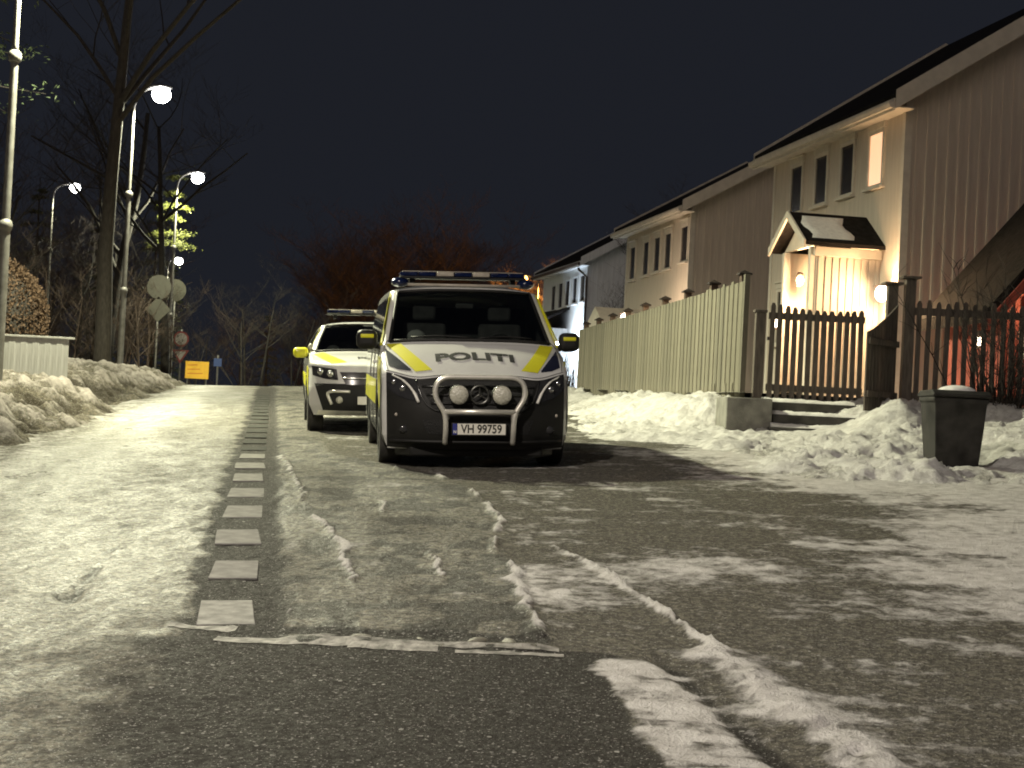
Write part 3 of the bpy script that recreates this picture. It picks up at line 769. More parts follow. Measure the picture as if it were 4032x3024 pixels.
def cabin(root, yd, zd, half, seat_y, seat_z, wheel_x):
    """dashboard, seats and wheel seen through the windscreen"""
    m = MB(); m.prism([(yd, zd-.28), (yd, zd-.04), (yd+.25, zd+.005), (yd+.55, zd-.02), (yd+.62, zd-.28)], 0, -half, half)
    m.build('dashboard', MAT['interior'], root, bevel=.02)
    m = MB(); m.box(-half+.03, half-.03, seat_y+.75, seat_y+.78, .5, seat_z+.62); m.build('partition', MAT['interior'], root)
    for x in (-.42, .42):
        b = MB(); b.prism([(seat_y, seat_z-.2), (seat_y+.12, seat_z-.2), (seat_y+.30, seat_z+.42), (seat_y+.19, seat_z+.44)], 0, x-.24, x+.24)
        st = b.build('seat', MAT['interior'], root, bevel=.04)
        h = MB(); h.box(x-.13, x+.13, seat_y+.22, seat_y+.32, seat_z+.46, seat_z+.64); h.build('headrest', MAT['interior'], st, bevel=.035)
    w = MB(); ring = []
    for k in range(33):
        a = 2*math.pi*k/32; ring.append((wheel_x+.185*math.cos(a), yd+.62+.10*math.sin(a), zd-.02+.155*math.sin(a)))
    w.tube(ring, .016, 8, cap=False); w.tube([ring[0], ring[16]], .018, 6); w.build('steering_wheel', MAT['interior'], root, smooth=True)
    v = MB(); v.ell((-.55, yd+.22, zd+.085), (.10, .07, .075), 16, 10); v.build('cap_on_dashboard', MAT['cabin_pale'], root, smooth=True)
    q = MB(); q.box(.40, .62, yd+.2, yd+.34, zd+.01, zd+.035); q.build('paper', MAT['cabin_pale'], root)
    g = MB(); g.box(-.10, .10, yd+.62, yd+.65, zd+.40, zd+.46); g.build('rear_view_mirror', MAT['interior'], root, bevel=.015)

def police_van(M):
    S = van_shell(); root = empty('police_van'); root.matrix_world = M
    tag(root, 'white police van with yellow stripes, black bumper and chrome bull bar, number plate VH 99759', 'van')
    n = len(S.t); z = S.z
    i_lo = int(np.argmax((z > 1.295) & (S.y > .8))); i_hi = int(np.argmax(z > 1.812))
    body = make_skin(S, root, i_lo, i_hi, (.93, 4.13), .345, .27)
    # windscreen with its black frame, laid in the opening
    g = MB(); us = np.linspace(-.905, .905, 25)
    g.grid([[tuple(np.add(S.P(i, u), (0, -.006, .004))) for u in us] for i in np.linspace(i_lo-.6, i_hi+.6, 20)])
    gl = g.build('windscreen', MAT['glass'], root, smooth=True)
    fr = MB()
    for u in (-.90, .90): fr.tube([tuple(np.add(S.P(i, u), (0, -.010, .006))) for i in np.linspace(i_lo-.6, i_hi+.6, 14)], .020, 6)
    for i in (i_lo-.6, i_hi+.6): fr.tube([tuple(np.add(S.P(i, u), (0, -.010, .006))) for u in np.linspace(-.9, .9, 14)], .020, 6)
    fr.build('windscreen_seal', MAT['black_plastic'], gl, smooth=True)
    wp = MB()
    for x0, x1 in ((-.62, .02), (.08, .66)):
        pts = [tuple(np.add(S.front(x0+(x1-x0)*t, 1.305+.05*math.sin(t*3.1)*.4, .012), (0, 0, 0))) for t in np.linspace(0, 1, 8)]
        wp.tube(pts, .010, 5)
    wp.build('wiper', MAT['black_plastic'], gl, smooth=True)
    cabin(root, 1.08, 1.24, .80, 1.75, 1.05, .42)
    # black front
    lip = [(-.90, .955), (-.84, .945), (-.68, .90), (-.60, .888), (-.50, .900), (-.39, .915), (.39, .915), (.50, .900), (.60, .888), (.68, .90), (.84, .945), (.90, .955)]
    bot = [(-.885, .215), (-.6, .205), (.6, .205), (.885, .215)]
    bumper = front_patch(S, bot, lip, 61, 34, .006, 'bumper', MAT['black_plastic'], root)
    for sgn in (-1, 1):
        side_patch(S, [(.375, .24), (.56, .26)], [(.41, .93), (.56, .80)], 6, 10, .006, sgn, 'bumper_corner', MAT['black_plastic'], root)
    # lower lip and intake of the bumper
    m = MB(); m.tube([S.front(x, .285, .012) for x in np.linspace(-.86, .86, 30)], .018, 8); m.build('bumper_lip', MAT['black_plastic'], bumper, smooth=True)
    front_patch(S, [(-.50, .36), (.50, .36)], [(-.55, .50), (.55, .50)], 20, 4, .010, 'air_intake', MAT['grille_black'], bumper)
    # grille with slats
    gr = front_patch(S, [(-.44, .595), (.44, .595)], [(-.60, .875), (.60, .875)], 28, 10, .010, 'grille', MAT['grille_black'], root)
    for sgn in (-1, 1):
        m = MB(); m.tube([S.front(sgn*x, zz, .016) for x, zz in smooth_line([(.61, .88), (.575, .76), (.52, .65), (.43, .59), (.30, .578)], 16)], .009, 6); m.build('grille_surround', MAT['black_gloss'], gr, smooth=True)
    for zz in (.66, .74, .82):
        m = MB(); hw = .44+(zz-.595)*.5; m.tube([S.front(x, zz, .018) for x in np.linspace(-hw, hw, 24)], .011, 6); m.build('grille_slat', MAT['black_gloss'], gr, smooth=True)
    star_emblem(S, root, .752, .088, -.045)
    # headlights
    for sgn in (-1, 1):
        lo = [(.565, .675), (.66, .685), (.78, .72), (.885, .80)]; hi = [(.60, .885), (.68, .895), (.80, .925), (.895, .945)]
        f = lambda L: [(sgn*x, zz) for x, zz in L]
        hl = front_patch(S, f(lo), f(hi), 16, 8, .012, 'headlight', MAT['head_glass'], root)
        m = MB(); m.tube([S.front(sgn*x, zz, .016) for x, zz in smooth_line([(.835, .925), (.745, .885), (.675, .825), (.625, .755), (.585, .665)], 20)], [.008]*6+[.012]*8+[.015]*6, 8)
        m.build('daytime_strip', MAT['drl'], hl, smooth=True)
        for (x, zz, r) in ((.735, .80, .035), (.82, .86, .028)):
            c = S.front(sgn*x, zz, .010); m = MB(); m.ell(c, (r, r*.5, r), 14, 8); m.build('reflector', MAT['reflector'], hl, smooth=True)
        c = S.front(sgn*.80, .54, .006); m = MB(); m.ell(c, (.018, .012, .018), 10, 6); m.build('parking_sensor', MAT['bar_clear'], bumper, smooth=True)
        c = S.front(sgn*.72, .40, .006); m = MB(); m.ell(c, (.055, .02, .04), 14, 8); m.build('fog_lamp', MAT['head_glass'], bumper, smooth=True)
    # livery on the bonnet
    for sgn in (-1, 1):
        f = lambda L: [(sgn*x, zz) for x, zz in L]
        front_patch(S, f([(.615, .965), (.88, 1.235)]), f([(.45, .985), (.735, 1.248)]), 14, 8, .005, 'yellow_stripe', MAT['yellow'], body)
        front_patch(S, f([(.66, .972), (.78, .985), (.875, 1.02)]), f([(.655, .985), (.79, 1.105), (.895, 1.19)]), 14, 8, .005, 'dark_stripe', MAT['dark_film'], body)
        side_patch(S, [(1.02, 1.31), (1.12, 1.30)], [(1.72, 1.77), (1.86, 1.76)], 3, 12, .006, sgn, 'pillar_stripe', MAT['yellow'], body)
        pp = MB(); pp.grid([[tuple(np.add(S.P(i, sgn*u), (sgn*.005, -.003, .003))) for u in np.linspace(.978, 1.0, 4)] for i in np.linspace(i_lo-3, i_hi+2, 22)]); pp.build('pillar_stripe', MAT['yellow'], body, smooth=True)
        side_patch(S, [(.52, .62), (.60, .55)], [(.60, 1.08), (1.25, 1.12)], 8, 8, .006, sgn, 'yellow_block', MAT['yellow'], body)
        side_patch(S, [(1.45, .60), (4.9, .60)], [(1.45, .86), (4.9, .86)], 14, 5, .006, sgn, 'side_stripe', MAT['yellow'], body)
        side_patch(S, [(1.30, 1.27), (2.30, 1.25)], [(1.78, 1.74), (2.30, 1.76)], 10, 8, .007, sgn, 'door_window', MAT['side_glass'], root)
        side_patch(S, [(2.42, 1.25), (4.95, 1.25)], [(2.42, 1.76), (4.88, 1.74)], 14, 8, .007, sgn, 'rear_side_window', MAT['side_glass'], root)
        for y0 in (1.33, 2.36, 3.4):
            m = MB(); m.tube([(sgn*(S.xs(y0, zz)+.001), y0, zz) for zz in np.linspace(.36, 1.22, 14)], .006, 5); m.build('door_gap', MAT['letter'], body)
        m = MB(); yy, zz = 2.15, 1.05; m.box(sgn*(S.xs(yy, zz)+.012)-.015, sgn*(S.xs(yy, zz)+.012)+.015, yy-.09, yy+.09, zz-.018, zz+.018); m.build('door_handle', MAT['van_white'], root, bevel=.008)
        # arches and mirrors
        for ya in (.93, 4.13):
            m = MB(); a = np.linspace(-.35, math.pi+.35, 26)
            m.tube([(sgn*(S.xs(ya+.40*math.cos(t), .345+.40*math.sin(t))-.012), ya+.40*math.cos(t), .345+.40*math.sin(t)) for t in a], .022, 6); m.build('wheel_arch', MAT['black_plastic'], root, smooth=True)
        m = MB(); xx = sgn*1.075; m.box(xx-.112, xx+.112, 1.09, 1.23, 1.185, 1.39)
        mi = m.build('wing_mirror', MAT['black_plastic'], root, bevel=.066); mi.modifiers[0].segments = 5
        m = MB(); m.tube([(sgn*.90, 1.22, 1.21), (sgn*1.0, 1.18, 1.23)], .035, 8); m.build('mirror_arm', MAT['black_plastic'], mi, smooth=True)
        m = MB(); m.box(xx-.070, xx+.070, 1.086, 1.15, 1.30, 1.345); m.build('mirror_stripe', MAT['yellow'], mi, bevel=.012)
    m = MB(); m.tube([S.front(x, zz+.020, .003) for x, zz in smooth_line(lip, 70)], .0035, 5); m.build('bonnet_gap', MAT['letter'], body)
    for sgn in (-1, 1):
        m = MB(); m.tube([S.front(sgn*x, zz, .004) for x, zz in smooth_line([(.885, .985), (.905, 1.06), (.912, 1.15), (.90, 1.235), (.86, 1.275)], 20)], .0035, 5); m.build('bonnet_gap', MAT['letter'], body)
    bm = text_verts('POLITI', .185, .007, 1.52)
    # letters wrapped on the sloping bonnet
    for _ in range(2): bmesh.ops.subdivide_edges(bm, edges=[e for e in bm.edges if e.calc_length() > .06], cuts=1, use_grid_fill=False); bmesh.ops.triangulate(bm, faces=bm.faces)
    for v in bm.verts: v.co = Vector(S.front(v.co.x, 1.120+v.co.y*.55-.03*(v.co.x/.47)**2, .007))
    bm_obj(bm, 'lettering', MAT['letter'], body)
    # bull bar and its two lamps
    yb = -.10
    def bend(pts, n=60): return smooth3(pts, n)
    m = MB(); frame = smooth3([(0, yb, .925), (.34, yb, .925), (.42, yb, .885), (.45, yb, .79), (.43, yb, .70), (.35, yb, .585), (.335, yb, .50), (.335, yb+.02, .36), (.335, yb+.08, .27)], 46)
    frame = [(-a, b_, c) for a, b_, c in frame[::-1]]+frame[1:]
    m.tube(frame, .026, 12); bb = m.build('bull_bar', MAT['steel'], root, smooth=True)
    m = MB(); m.tube([(-.36, yb, .585), (.36, yb, .585)], .026, 12); m.build('cross_bar', MAT['steel'], bb, smooth=True)
    for x in (-.33, .33):
        m = MB(); m.box(x-.025, x+.025, yb+.0, .05, .50, .56); m.build('bracket', MAT['chrome'], bb, bevel=.006)
    for x in (-.212, .212):
        m = MB(); m.lathe([(.001, 0), (.085, .0), (.098, .012), (.100, .05), (.07, .10), (.001, .11)], (x, yb-.035, .752), 1, 28)
        sp = m.build('spot_lamp', MAT['black_plastic'], root, smooth=True, angle=40)
        m = MB(); m.lathe([(.001, -.022), (.05, -.018), (.090, -.004), (.092, .002)], (x, yb-.037, .752), 1, 28); m.build('lens', MAT['lamp_glass'], sp, smooth=True)
    # number plate
    m = MB(); m.box(-.275, .275, -.040, -.015, .345, .475); pl = m.build('number_plate', MAT['black_plastic'], root, bevel=.005)
    m = MB(); m.box(-.215, .262, -.046, -.040, .358, .466); m.build('plate_face', MAT['plate'], pl, bevel=.003)
    m = MB(); m.box(-.262, -.217, -.046, -.040, .358, .466); m.build('plate_band', MAT['plate_blue'], pl, bevel=.003)
    bm = text_verts('VH 99759', .112, .0022, .88)
    for v in bm.verts: v.co = Vector((v.co.x+.022, -.049, .412+v.co.y*1.05))
    bm_obj(bm, 'plate_number', MAT['plate_text'], pl)
    bm = text_verts('N', .04, .001, 1)
    for v in bm.verts: v.co = Vector((v.co.x-.24, -.049, .385+v.co.y))
    bm_obj(bm, 'plate_country', MAT['plate'], pl)
    # roof gear
    light_bar(root, 2.02, 1.985, .70)
    m = MB(); m.tube([(-.62, 1.80, 1.90), (.62, 1.80, 1.90)], .016, 8); m.build('roof_rail', MAT['bar_clear'], root, smooth=True)
    for sgn in (-1, 1):
        m = MB(); m.ell((sgn*.70, 1.95, 1.93), (.10, .12, .055), 14, 8); m.build('side_beacon', MAT['bar_blue'], root, smooth=True)
    m = MB(); m.box(-.74, .74, .55, 4.95, .22, .50); m.box(-.60, .60, .45, 5.0, .30, .9); m.build('underbody', MAT['rubber'], root)
    m = MB(); m.prism([(-.80, .42), (-.66, .20), (.66, .20), (.80, .42), (.80, .50), (-.80, .50)], 2, .125, .26); m.build('chin_spoiler', MAT['black_plastic'], root, bevel=.02)
    wheels(root, (.93, 4.13), .835, .345, .235)
    return root
def smooth3(pts, n):
    P = np.array(pts, float); d = np.r_[0, np.cumsum(np.linalg.norm(np.diff(P, axis=0), axis=1))]; t = np.linspace(0, d[-1], n)
    Q = np.stack([np.interp(t, d, P[:, k]) for k in range(3)], 1)
    for _ in range(4): Q[1:-1] = .25*Q[:-2]+.5*Q[1:-1]+.25*Q[2:]
    return [tuple(q) for q in Q]

def police_car(M):
    S = suv_shell(); root = empty('police_car'); root.matrix_world = M
    tag(root, 'white police estate car with yellow stripes parked behind the police van', 'car')
    z = S.z
    i_lo = int(np.argmax((z > 1.162) & (S.y > 1.1))); i_hi = int(np.argmax(z > 1.52))
    body = make_skin(S, root, i_lo, i_hi, (.90, 3.80), .345, .30)
    g = MB(); us = np.linspace(-.905, .905, 21)
    g.grid([[tuple(np.add(S.P(i, u), (0, -.006, .004))) for u in us] for i in np.linspace(i_lo-.6, i_hi+.6, 16)])
    gl = g.build('windscreen', MAT['glass'], root, smooth=True)
    fr = MB()
    for u in (-.90, .90): fr.tube([tuple(np.add(S.P(i, u), (0, -.010, .006))) for i in np.linspace(i_lo-.6, i_hi+.6, 14)], .018, 6)
    for i in (i_lo-.6, i_hi+.6): fr.tube([tuple(np.add(S.P(i, u), (0, -.010, .006))) for u in np.linspace(-.9, .9, 14)], .018, 6)
    fr.build('windscreen_seal', MAT['black_plastic'], gl, smooth=True)
    cabin(root, 1.32, 1.07, .74, 2.05, .85, .38)
    # black mouth of the bumper with a bright bracket, grille above
    mouth = front_patch(S, [(-.72, .33), (.72, .33)], [(-.84, .70), (.84, .70)], 30, 12, .006, 'air_intake', MAT['grille_black'], root)
    front_patch(S, [(-.80, .27), (.80, .27)], [(-.78, .335), (.78, .335)], 30, 3, .008, 'skid_plate', MAT['steel'], root)
    gr = front_patch(S, [(-.42, .69), (.42, .69)], [(-.50, .86), (.50, .86)], 20, 6, .008, 'grille', MAT['black_gloss'], root)
    m = MB(); m.tube([S.front(x, .775, .02) for x in np.linspace(-.46, .46, 20)], .014, 6); m.build('grille_bar', MAT['chrome'], gr, smooth=True)
    for sgn in (-1, 1):
        f = lambda L: [(sgn*x, zz) for x, zz in L]
        hl = front_patch(S, f([(.52, .75), (.70, .765), (.86, .81)]), f([(.54, .895), (.72, .92), (.875, .94)]), 12, 6, .010, 'headlight', MAT['head_glass'], root)
        for (x, zz, r) in ((.62, .83, .05), (.75, .86, .05)):
            c = S.front(sgn*x, zz, .012); m = MB(); m.ell(c, (r, r*.6, r), 14, 8); m.build('reflector', MAT['reflector'], hl, smooth=True)
        m = MB(); m.tube([S.front(sgn*x, zz, .014) for x, zz in smooth_line([(.36, .595), (.58, .60), (.655, .585), (.655, .54), (.60, .42)], 18)], .022, 8); m.build('bumper_trim', MAT['steel'], mouth, smooth=True)
        c = S.front(sgn*.50, .48, .010); m = MB(); m.ell(c, (.05, .03, .05), 14, 8); m.build('fog_lamp', MAT['lamp_glass'], mouth, smooth=True)
        front_patch(S, f([(.62, .975), (.84, 1.09)]), f([(.40, .995), (.70, 1.12)]), 10, 6, .005, 'yellow_stripe', MAT['yellow'], body)
        side_patch(S, [(.42, .55), (.55, .50)], [(.50, .90), (1.1, .95)], 6, 6, .006, sgn, 'yellow_block', MAT['yellow'], body)
        side_patch(S, [(1.30, 1.12), (1.42, 1.11)], [(2.0, 1.48), (2.15, 1.47)], 3, 10, .006, sgn, 'pillar_stripe', MAT['yellow'], body)
        side_patch(S, [(1.35, .62), (4.5, .62)], [(1.35, .80), (4.5, .80)], 12, 4, .006, sgn, 'side_stripe', MAT['yellow'], body)
        side_patch(S, [(1.62, 1.10), (4.15, 1.10)], [(2.14, 1.45), (3.95, 1.44)], 12, 6, .007, sgn, 'side_window', MAT['side_glass'], root)
        for ya in (.90, 3.80):
            m = MB(); a = np.linspace(-.3, math.pi+.3, 24)
            m.tube([(sgn*(S.xs(ya+.40*math.cos(t), .345+.40*math.sin(t))-.012), ya+.40*math.cos(t), .345+.40*math.sin(t)) for t in a], .024, 6); m.build('wheel_arch', MAT['black_plastic'], root, smooth=True)
        m = MB(); xx = sgn*1.02; m.box(xx-.11, xx+.11, 1.44, 1.55, 1.04, 1.19); mi = m.build('wing_mirror', MAT['yellow'], root, bevel=.055); mi.modifiers[0].segments = 5
        m = MB(); m.tube([(sgn*.87, 1.53, 1.05), (sgn*.95, 1.5, 1.07)], .03, 8); m.build('mirror_arm', MAT['black_plastic'], mi, smooth=True)
        c = (sgn*.88, 1.40, 1.20); m = MB(); m.ell(c, (.035, .03, .05), 12, 8); m.build('side_lamp', MAT['lamp_glass'], root, smooth=True)
    bm = text_verts('POLITI', .12, .004, 1.4)
    for v in bm.verts: v.co = Vector(S.front(v.co.x, 1.05+v.co.y*.30, .008))
    bm_obj(bm, 'lettering', MAT['letter'], body)
    m = MB(); m.box(-.26, .26, -.05, -.02, .42, .53); m.build('number_plate', MAT['plate'], root, bevel=.004)
    light_bar(root, 2.45, 1.70, .62)
    m = MB(); m.box(-.70, .70, .5, 4.55, .28, .50); m.box(-.6, .6, .5, 4.5, .3, .8); m.build('underbody', MAT['rubber'], root)
    wheels(root, (.90, 3.80), .815, .345, .225)
    return root

MAT['grille_black'] = nmat('grille_mesh', (.006, .006, .006), .6, var=.4, vscale=60, bump=.6, bscale=90)
MAT['black_gloss'] = nmat('black_gloss', (.02, .02, .02), .18, var=.3)
MAT['drl'] = nmat('light_guide', (.70, .69, .64), .25, var=.1, vscale=20)
MAT['reflector'] = nmat('reflector', (.55, .55, .55), .12, metal=.9, var=.2, vscale=30)
MAT['plate_text'] = nmat('plate_text', (.03, .028, .025), .5, var=.2)

van = police_van(vehicle_frame(-.29, 15.1, 7.2, .93, 4.13))
car = police_car(vehicle_frame(-1.83, 21.0, 8.6, .9, 3.8))
# ------------------------------------------------------------------ fences
def zg(x, y): return float(G(x, y))
# board fence along the street
fence = empty('board_fence', (FENCE_A[0], FENCE_A[1], YARD-.08))
fdir = Vector((FENCE_B[0]-FENCE_A[0], FENCE_B[1]-FENCE_A[1], 0)); FL = fdir.length; fence.rotation_euler = (0, 0, math.atan2(fdir.y, fdir.x))
tag(fence, 'tall pale wooden board fence standing above the snow bank, brown capped posts behind it', 'fence')
rnd = random.Random(4)
# local x runs along the fence, local +y faces the street
protos = []
for mt in ('fence_wood', 'fence_wood2', 'fence_wood3'):
    m = MB(); m.box(-.074, .074, .0, .022, -.12, 1.78); protos.append(m.build('board', MAT[mt], fence, bevel=.003))
x = .07; used = [False]*3; k = 0
while x < FL:
    i = rnd.choice((0, 0, 1, 1, 2)); lift = rnd.uniform(-.004, .004); out = .03 if k % 2 else .044
    o = protos[i] if not used[i] else share(protos[i], fence, (0, 0, 0)); used[i] = True
    o.location = (x, out, lift-.0); o.rotation_euler = (0, rnd.uniform(-.002, .002), 0)
    if k in (4, 8, 15, 16): o.scale = (1, 1, 1.02)
    x += .142+rnd.uniform(-.006, .006); k += 1
for zz in (.25, .95, 1.6):
    m = MB(); m.box(0, FL, -.02, .028, zz, zz+.09); m.build('rail', MAT['post_brown'], fence)
post0 = None
for k in range(9):
    xx = .62+k*2.0
    if post0 is None:
        m = MB(); m.box(-.06, .06, -.17, -.05, -.3, 1.93); post0 = m.build('post', MAT['post_brown'], fence, bevel=.005)
        c = MB(); c.add([(-.10, -.21, 1.93), (.10, -.21, 1.93), (.10, -.01, 1.93), (-.10, -.01, 1.93), (-.10, -.21, 1.955), (.10, -.21, 1.955), (.10, -.01, 1.955), (-.10, -.01, 1.955), (0, -.11, 2.01)],
                         [(0, 3, 2, 1), (0, 1, 5, 4), (1, 2, 6, 5), (2, 3, 7, 6), (3, 0, 4, 7), (4, 5, 8), (5, 6, 8), (6, 7, 8), (7, 4, 8)])
        cap0 = c.build('post_cap', MAT['post_dark'] if 'post_dark' in MAT else MAT['picket'], post0); o = post0
    else:
        o = share(post0, fence, (0, 0, 0)); share(cap0, o, (0, 0, 0))
    o.location = (xx, 0, 0)
m = MB(); m.box(-.09, .0, -.02, .06, -.15, 1.88); m.build('end_board', MAT['fence_wood3'], fence, bevel=.004)
# wooden strips that hang below the boards at the near end
for xx in (.35, .75, 1.5):
    m = MB(); m.box(xx-.03, xx+.03, .067, .082, -.16, .25); m.build('cover_strip', MAT['fence_wood2'], fence, bevel=.002)

# picket gate and picket fence facing the camera
pm = MB(); pm.prism([(-.037, 0), (.037, 0), (.037, 1.30), (.018, 1.345), (-.018, 1.345), (-.037, 1.30)], 1, -.012, .012)
def picket_run(root, xs, z0, tops, first):
    for x, t in zip(xs, tops):
        if first[0] is None: first[0] = pm.build('picket', MAT['picket'], root, bevel=.003); o = first[0]
        else: o = share(first[0], root, (0, 0, 0))
        o.location = (x, -.032, z0); o.scale = (1, 1, t/1.345); o.rotation_euler = (0, random.Random(int(x*977)).uniform(-.008, .008), 0)
gate = empty('picket_gate', (3.72, 22.55, YARD-.03)); tag(gate, 'closed dark picket gate at the top of the snowy steps', 'gate')
n = 13; gx0, gx1 = .02, 1.44
xs_ = np.linspace(gx0+.05, gx1-.05, n)
picket_run(gate, xs_, -.04, [1.44-.10*math.sin(math.pi*i/(n-1))*.55-.05*i/(n-1) for i in range(n)], [None])
for zz in (.10, 1.16):
    m = MB(); m.box(gx0, gx1, -.02, .03, zz, zz+.10); m.build('rail', MAT['picket'], gate, bevel=.004)
m = MB(); m.box(gx0+.0, gx0+.10, .02, .10, .85, .90); m.build('latch', MAT['pipe'], gate, bevel=.004)
gp = empty('gate_post', (3.62, 22.60, YARD-.2)); tag(gp, 'dark wooden gate post between the board fence and the picket gate', 'post')
m = MB(); m.box(-.07, .07, -.07, .07, -.4, 1.42); m.build('shaft', MAT['picket'], gp, bevel=.006)
m = MB(); m.box(-.095, .095, -.095, .095, 1.42, 1.46); m.build('cap', MAT['picket'], gp, bevel=.008)
# second leaf, swung open towards the street: boards with a curved top
leaf = empty('gate_leaf', (5.62, 22.42, YARD-.06), math.radians(232)); tag(leaf, 'open dark boarded gate leaf with curved top, swung out beside the picket gate', 'gate')
nb = 9; lw = 1.0
for i in range(nb):
    x0 = .04+i*lw/nb; a = 1.02+.52*(1-((i+.5)/nb))**1.6*.0+ .46*((1-(i+.0)/nb))**1.3; b = 1.02+.46*((1-(i+1.)/nb))**1.3
    m = MB(); m.prism([(x0, -.10), (x0+lw/nb-.008, -.10), (x0+lw/nb-.008, b), (x0, a)], 1, -.012, .012); m.build('board', MAT['picket'], leaf, bevel=.003)
for zz in (.1, .85):
    m = MB(); m.box(.03, lw+.02, .012, .05, zz, zz+.09); m.build('rail', MAT['picket'], leaf, bevel=.003)
for nm, (px_, h, lab) in {'a': (5.56, 1.83, 'tall dark capped post with the bright wall lantern behind it'), 'b': (5.82, 1.93, 'tall dark capped post where the long picket fence begins')}.items():
    p = empty('fence_post', (px_, 22.62, YARD-.1)); tag(p, lab, 'post')
    m = MB(); m.box(-.075, .075, -.075, .075, -.4, h); m.build('shaft', MAT['picket'], p, bevel=.006)
    m = MB(); m.box(-.14, .14, -.14, .14, h, h+.035); m.build('cap', MAT['picket'], p, bevel=.006)
pf = empty('picket_fence', (5.90, 22.60, YARD-.06)); tag(pf, 'long dark picket fence behind the wheelie bin and the bare shrub', 'fence')
xs_ = np.arange(.06, 7.2, .139)
picket_run(pf, xs_, -.05, [1.62+.02*math.sin(i*1.7) for i in range(len(xs_))], [None])
for zz in (.10, 1.36):
    m = MB(); m.box(0, 7.2, -.02, .03, zz, zz+.11); m.build('rail', MAT['picket'], pf, bevel=.004)
for xx in (2.4, 4.8, 7.2):
    m = MB(); m.box(xx-.06, xx+.06, .03, .15, -.4, 1.7); m.build('post', MAT['picket'], pf, bevel=.005)

MAT['step_shaded'] = nmat('shaded_concrete', (.07, .066, .058), .8, color2=(.04, .038, .034), vscale=6, bump=.3, bscale=30)  # concrete darkened to carry the shade on the steps
# steps up to the gate
steps = empty('entrance_steps', (4.40, 22.50, zg(4.4, 21.6))); tag(steps, 'short flight of snowy concrete steps leading up to the picket gate', 'steps')
rise = (YARD-.05-zg(4.4, 21.6))/3
for k in range(3):
    m = MB(); m.box(-.75, .62, -.98+.34*k, .02, rise*k-.02 if k else -.3, rise*(k+1)-.045); s = m.build('step', MAT['step_shaded'], steps, bevel=.012)
    q = MB(); yy = -.96+.34*k; rr = random.Random(k)
    q.grid([[(x, y, rise*(k+1)-.045+(.004 if (y in (yy, yy+.30)) else .035+rr.uniform(0, .03))) for x in np.linspace(-.73, .60, 18)] for y in (yy, yy+.05, yy+.13, yy+.22, yy+.30)])
    q.build('step_snow', MAT['snow'] if 'snow' in MAT else MAT['bank'], s, smooth=True)

# wheelie bin
bn = empty('wheelie_bin', (4.80, 16.6, zg(4.8, 16.6)-.16), math.radians(-2)); tag(bn, 'black wheelie bin standing in the snow bank, snow on its lid', 'bin')
bn.scale = (.95, .95, .90)
def ring(w, d, z, y0=0): return [(-w, y0-d, z), (w, y0-d, z), (w, y0+d, z), (-w, y0+d, z)]
m = MB(); lv = [(.215, .25, .06, 0), (.235, .28, .12, 0), (.27, .33, .60, 0), (.29, .355, .93, 0), (.31, .37, .95, 0), (.31, .37, 1.0, 0)]
rings = [ring(*l) for l in lv]; vs = [p for r in rings for p in r]; fs = [(3, 2, 1, 0)]
for i in range(len(rings)-1):
    for k in range(4): fs.append((i*4+k, i*4+(k+1) % 4, (i+1)*4+(k+1) % 4, (i+1)*4+k))
fs.append(tuple((len(rings)-1)*4+k for k in range(4)))
m.add(vs, fs); m.build('body', MAT['bin'], bn, bevel=.02)
m = MB(); m.prism([(-.40, 1.0), (.37, 1.0), (.40, 1.03), (.30, 1.075), (-.30, 1.085), (-.42, 1.035)], 0, -.325, .325); lid = m.build('lid', MAT['bin'], bn, bevel=.015)
m = MB(); m.ell((0.03, -.02, 1.07), (.22, .24, .085), 20, 8, 'up'); m.build('lid_snow', MAT['bank_plain'] if 'bank_plain' in MAT else MAT['bank'], lid, smooth=True)
m = MB(); m.tube([(-.22, .37, .98), (-.22, .45, 1.02), (.22, .45, 1.02), (.22, .37, .98)], .016, 8); m.build('handle', MAT['bin'], bn, smooth=True)
for x in (-.27, .27):
    m = MB(); m.lathe([(.001, -.025), (.09, -.025), (.10, -.015), (.10, .015), (.09, .025), (.001, .025)], (x, .30, .10), 0, 20); m.build('wheel', MAT['rubber'], bn, smooth=True, angle=40)

# ------------------------------------------------------------------ houses
def window(root, y, z0, z1, w, mull=False, lit=None, proud=.0, trim='house_trim', glass='pane', x=0., head=True):
    """window in the street wall (plane x = 0, outside towards -x) centred on y"""
    f = MB(); t = .075
    f.box(x-.045, x+.01, y-w/2-t, y-w/2, z0, z1); f.box(x-.045, x+.01, y+w/2, y+w/2+t, z0, z1); f.box(x-.046, x+.01, y-w/2-t, y+w/2+t, z1, z1+t)
    f.box(x-.044, x+.01, y-w/2-t, y+w/2+t, z0-t*.7, z0)
    if mull: f.box(x-.030, x+.01, y-.018, y+.018, z0+.001, z1-.001); f.box(x-.028, x+.01, y-w/2+.001, y+w/2-.001, z0+(z1-z0)*.66-.016, z0+(z1-z0)*.66+.016)
    fr = f.build('window', MAT[trim], root, bevel=.005)
    p = MB(); p.box(x-.014, x+.006, y-w/2+.002, y+w/2-.002, z0+.002, z1-.002); p.build('pane', MAT[lit] if lit else MAT[glass], fr)
    s = MB(); s.box(x-.11, x+.01, y-w/2-.12, y+w/2+.12, z0-t*.7-.055, z0-t*.7-.003); s.build('sill', MAT[trim], fr, bevel=.006)
    if head:
        h = MB(); h.box(x-.06, x+.01, y-w/2-.10, y+w/2+.10, z1+t+.003, z1+t+.12); h.box(x-.10, x+.01, y-w/2-.14, y+w/2+.14, z1+t+.122, z1+t+.165); h.build('window_head', MAT[trim], fr, bevel=.006)
    return fr
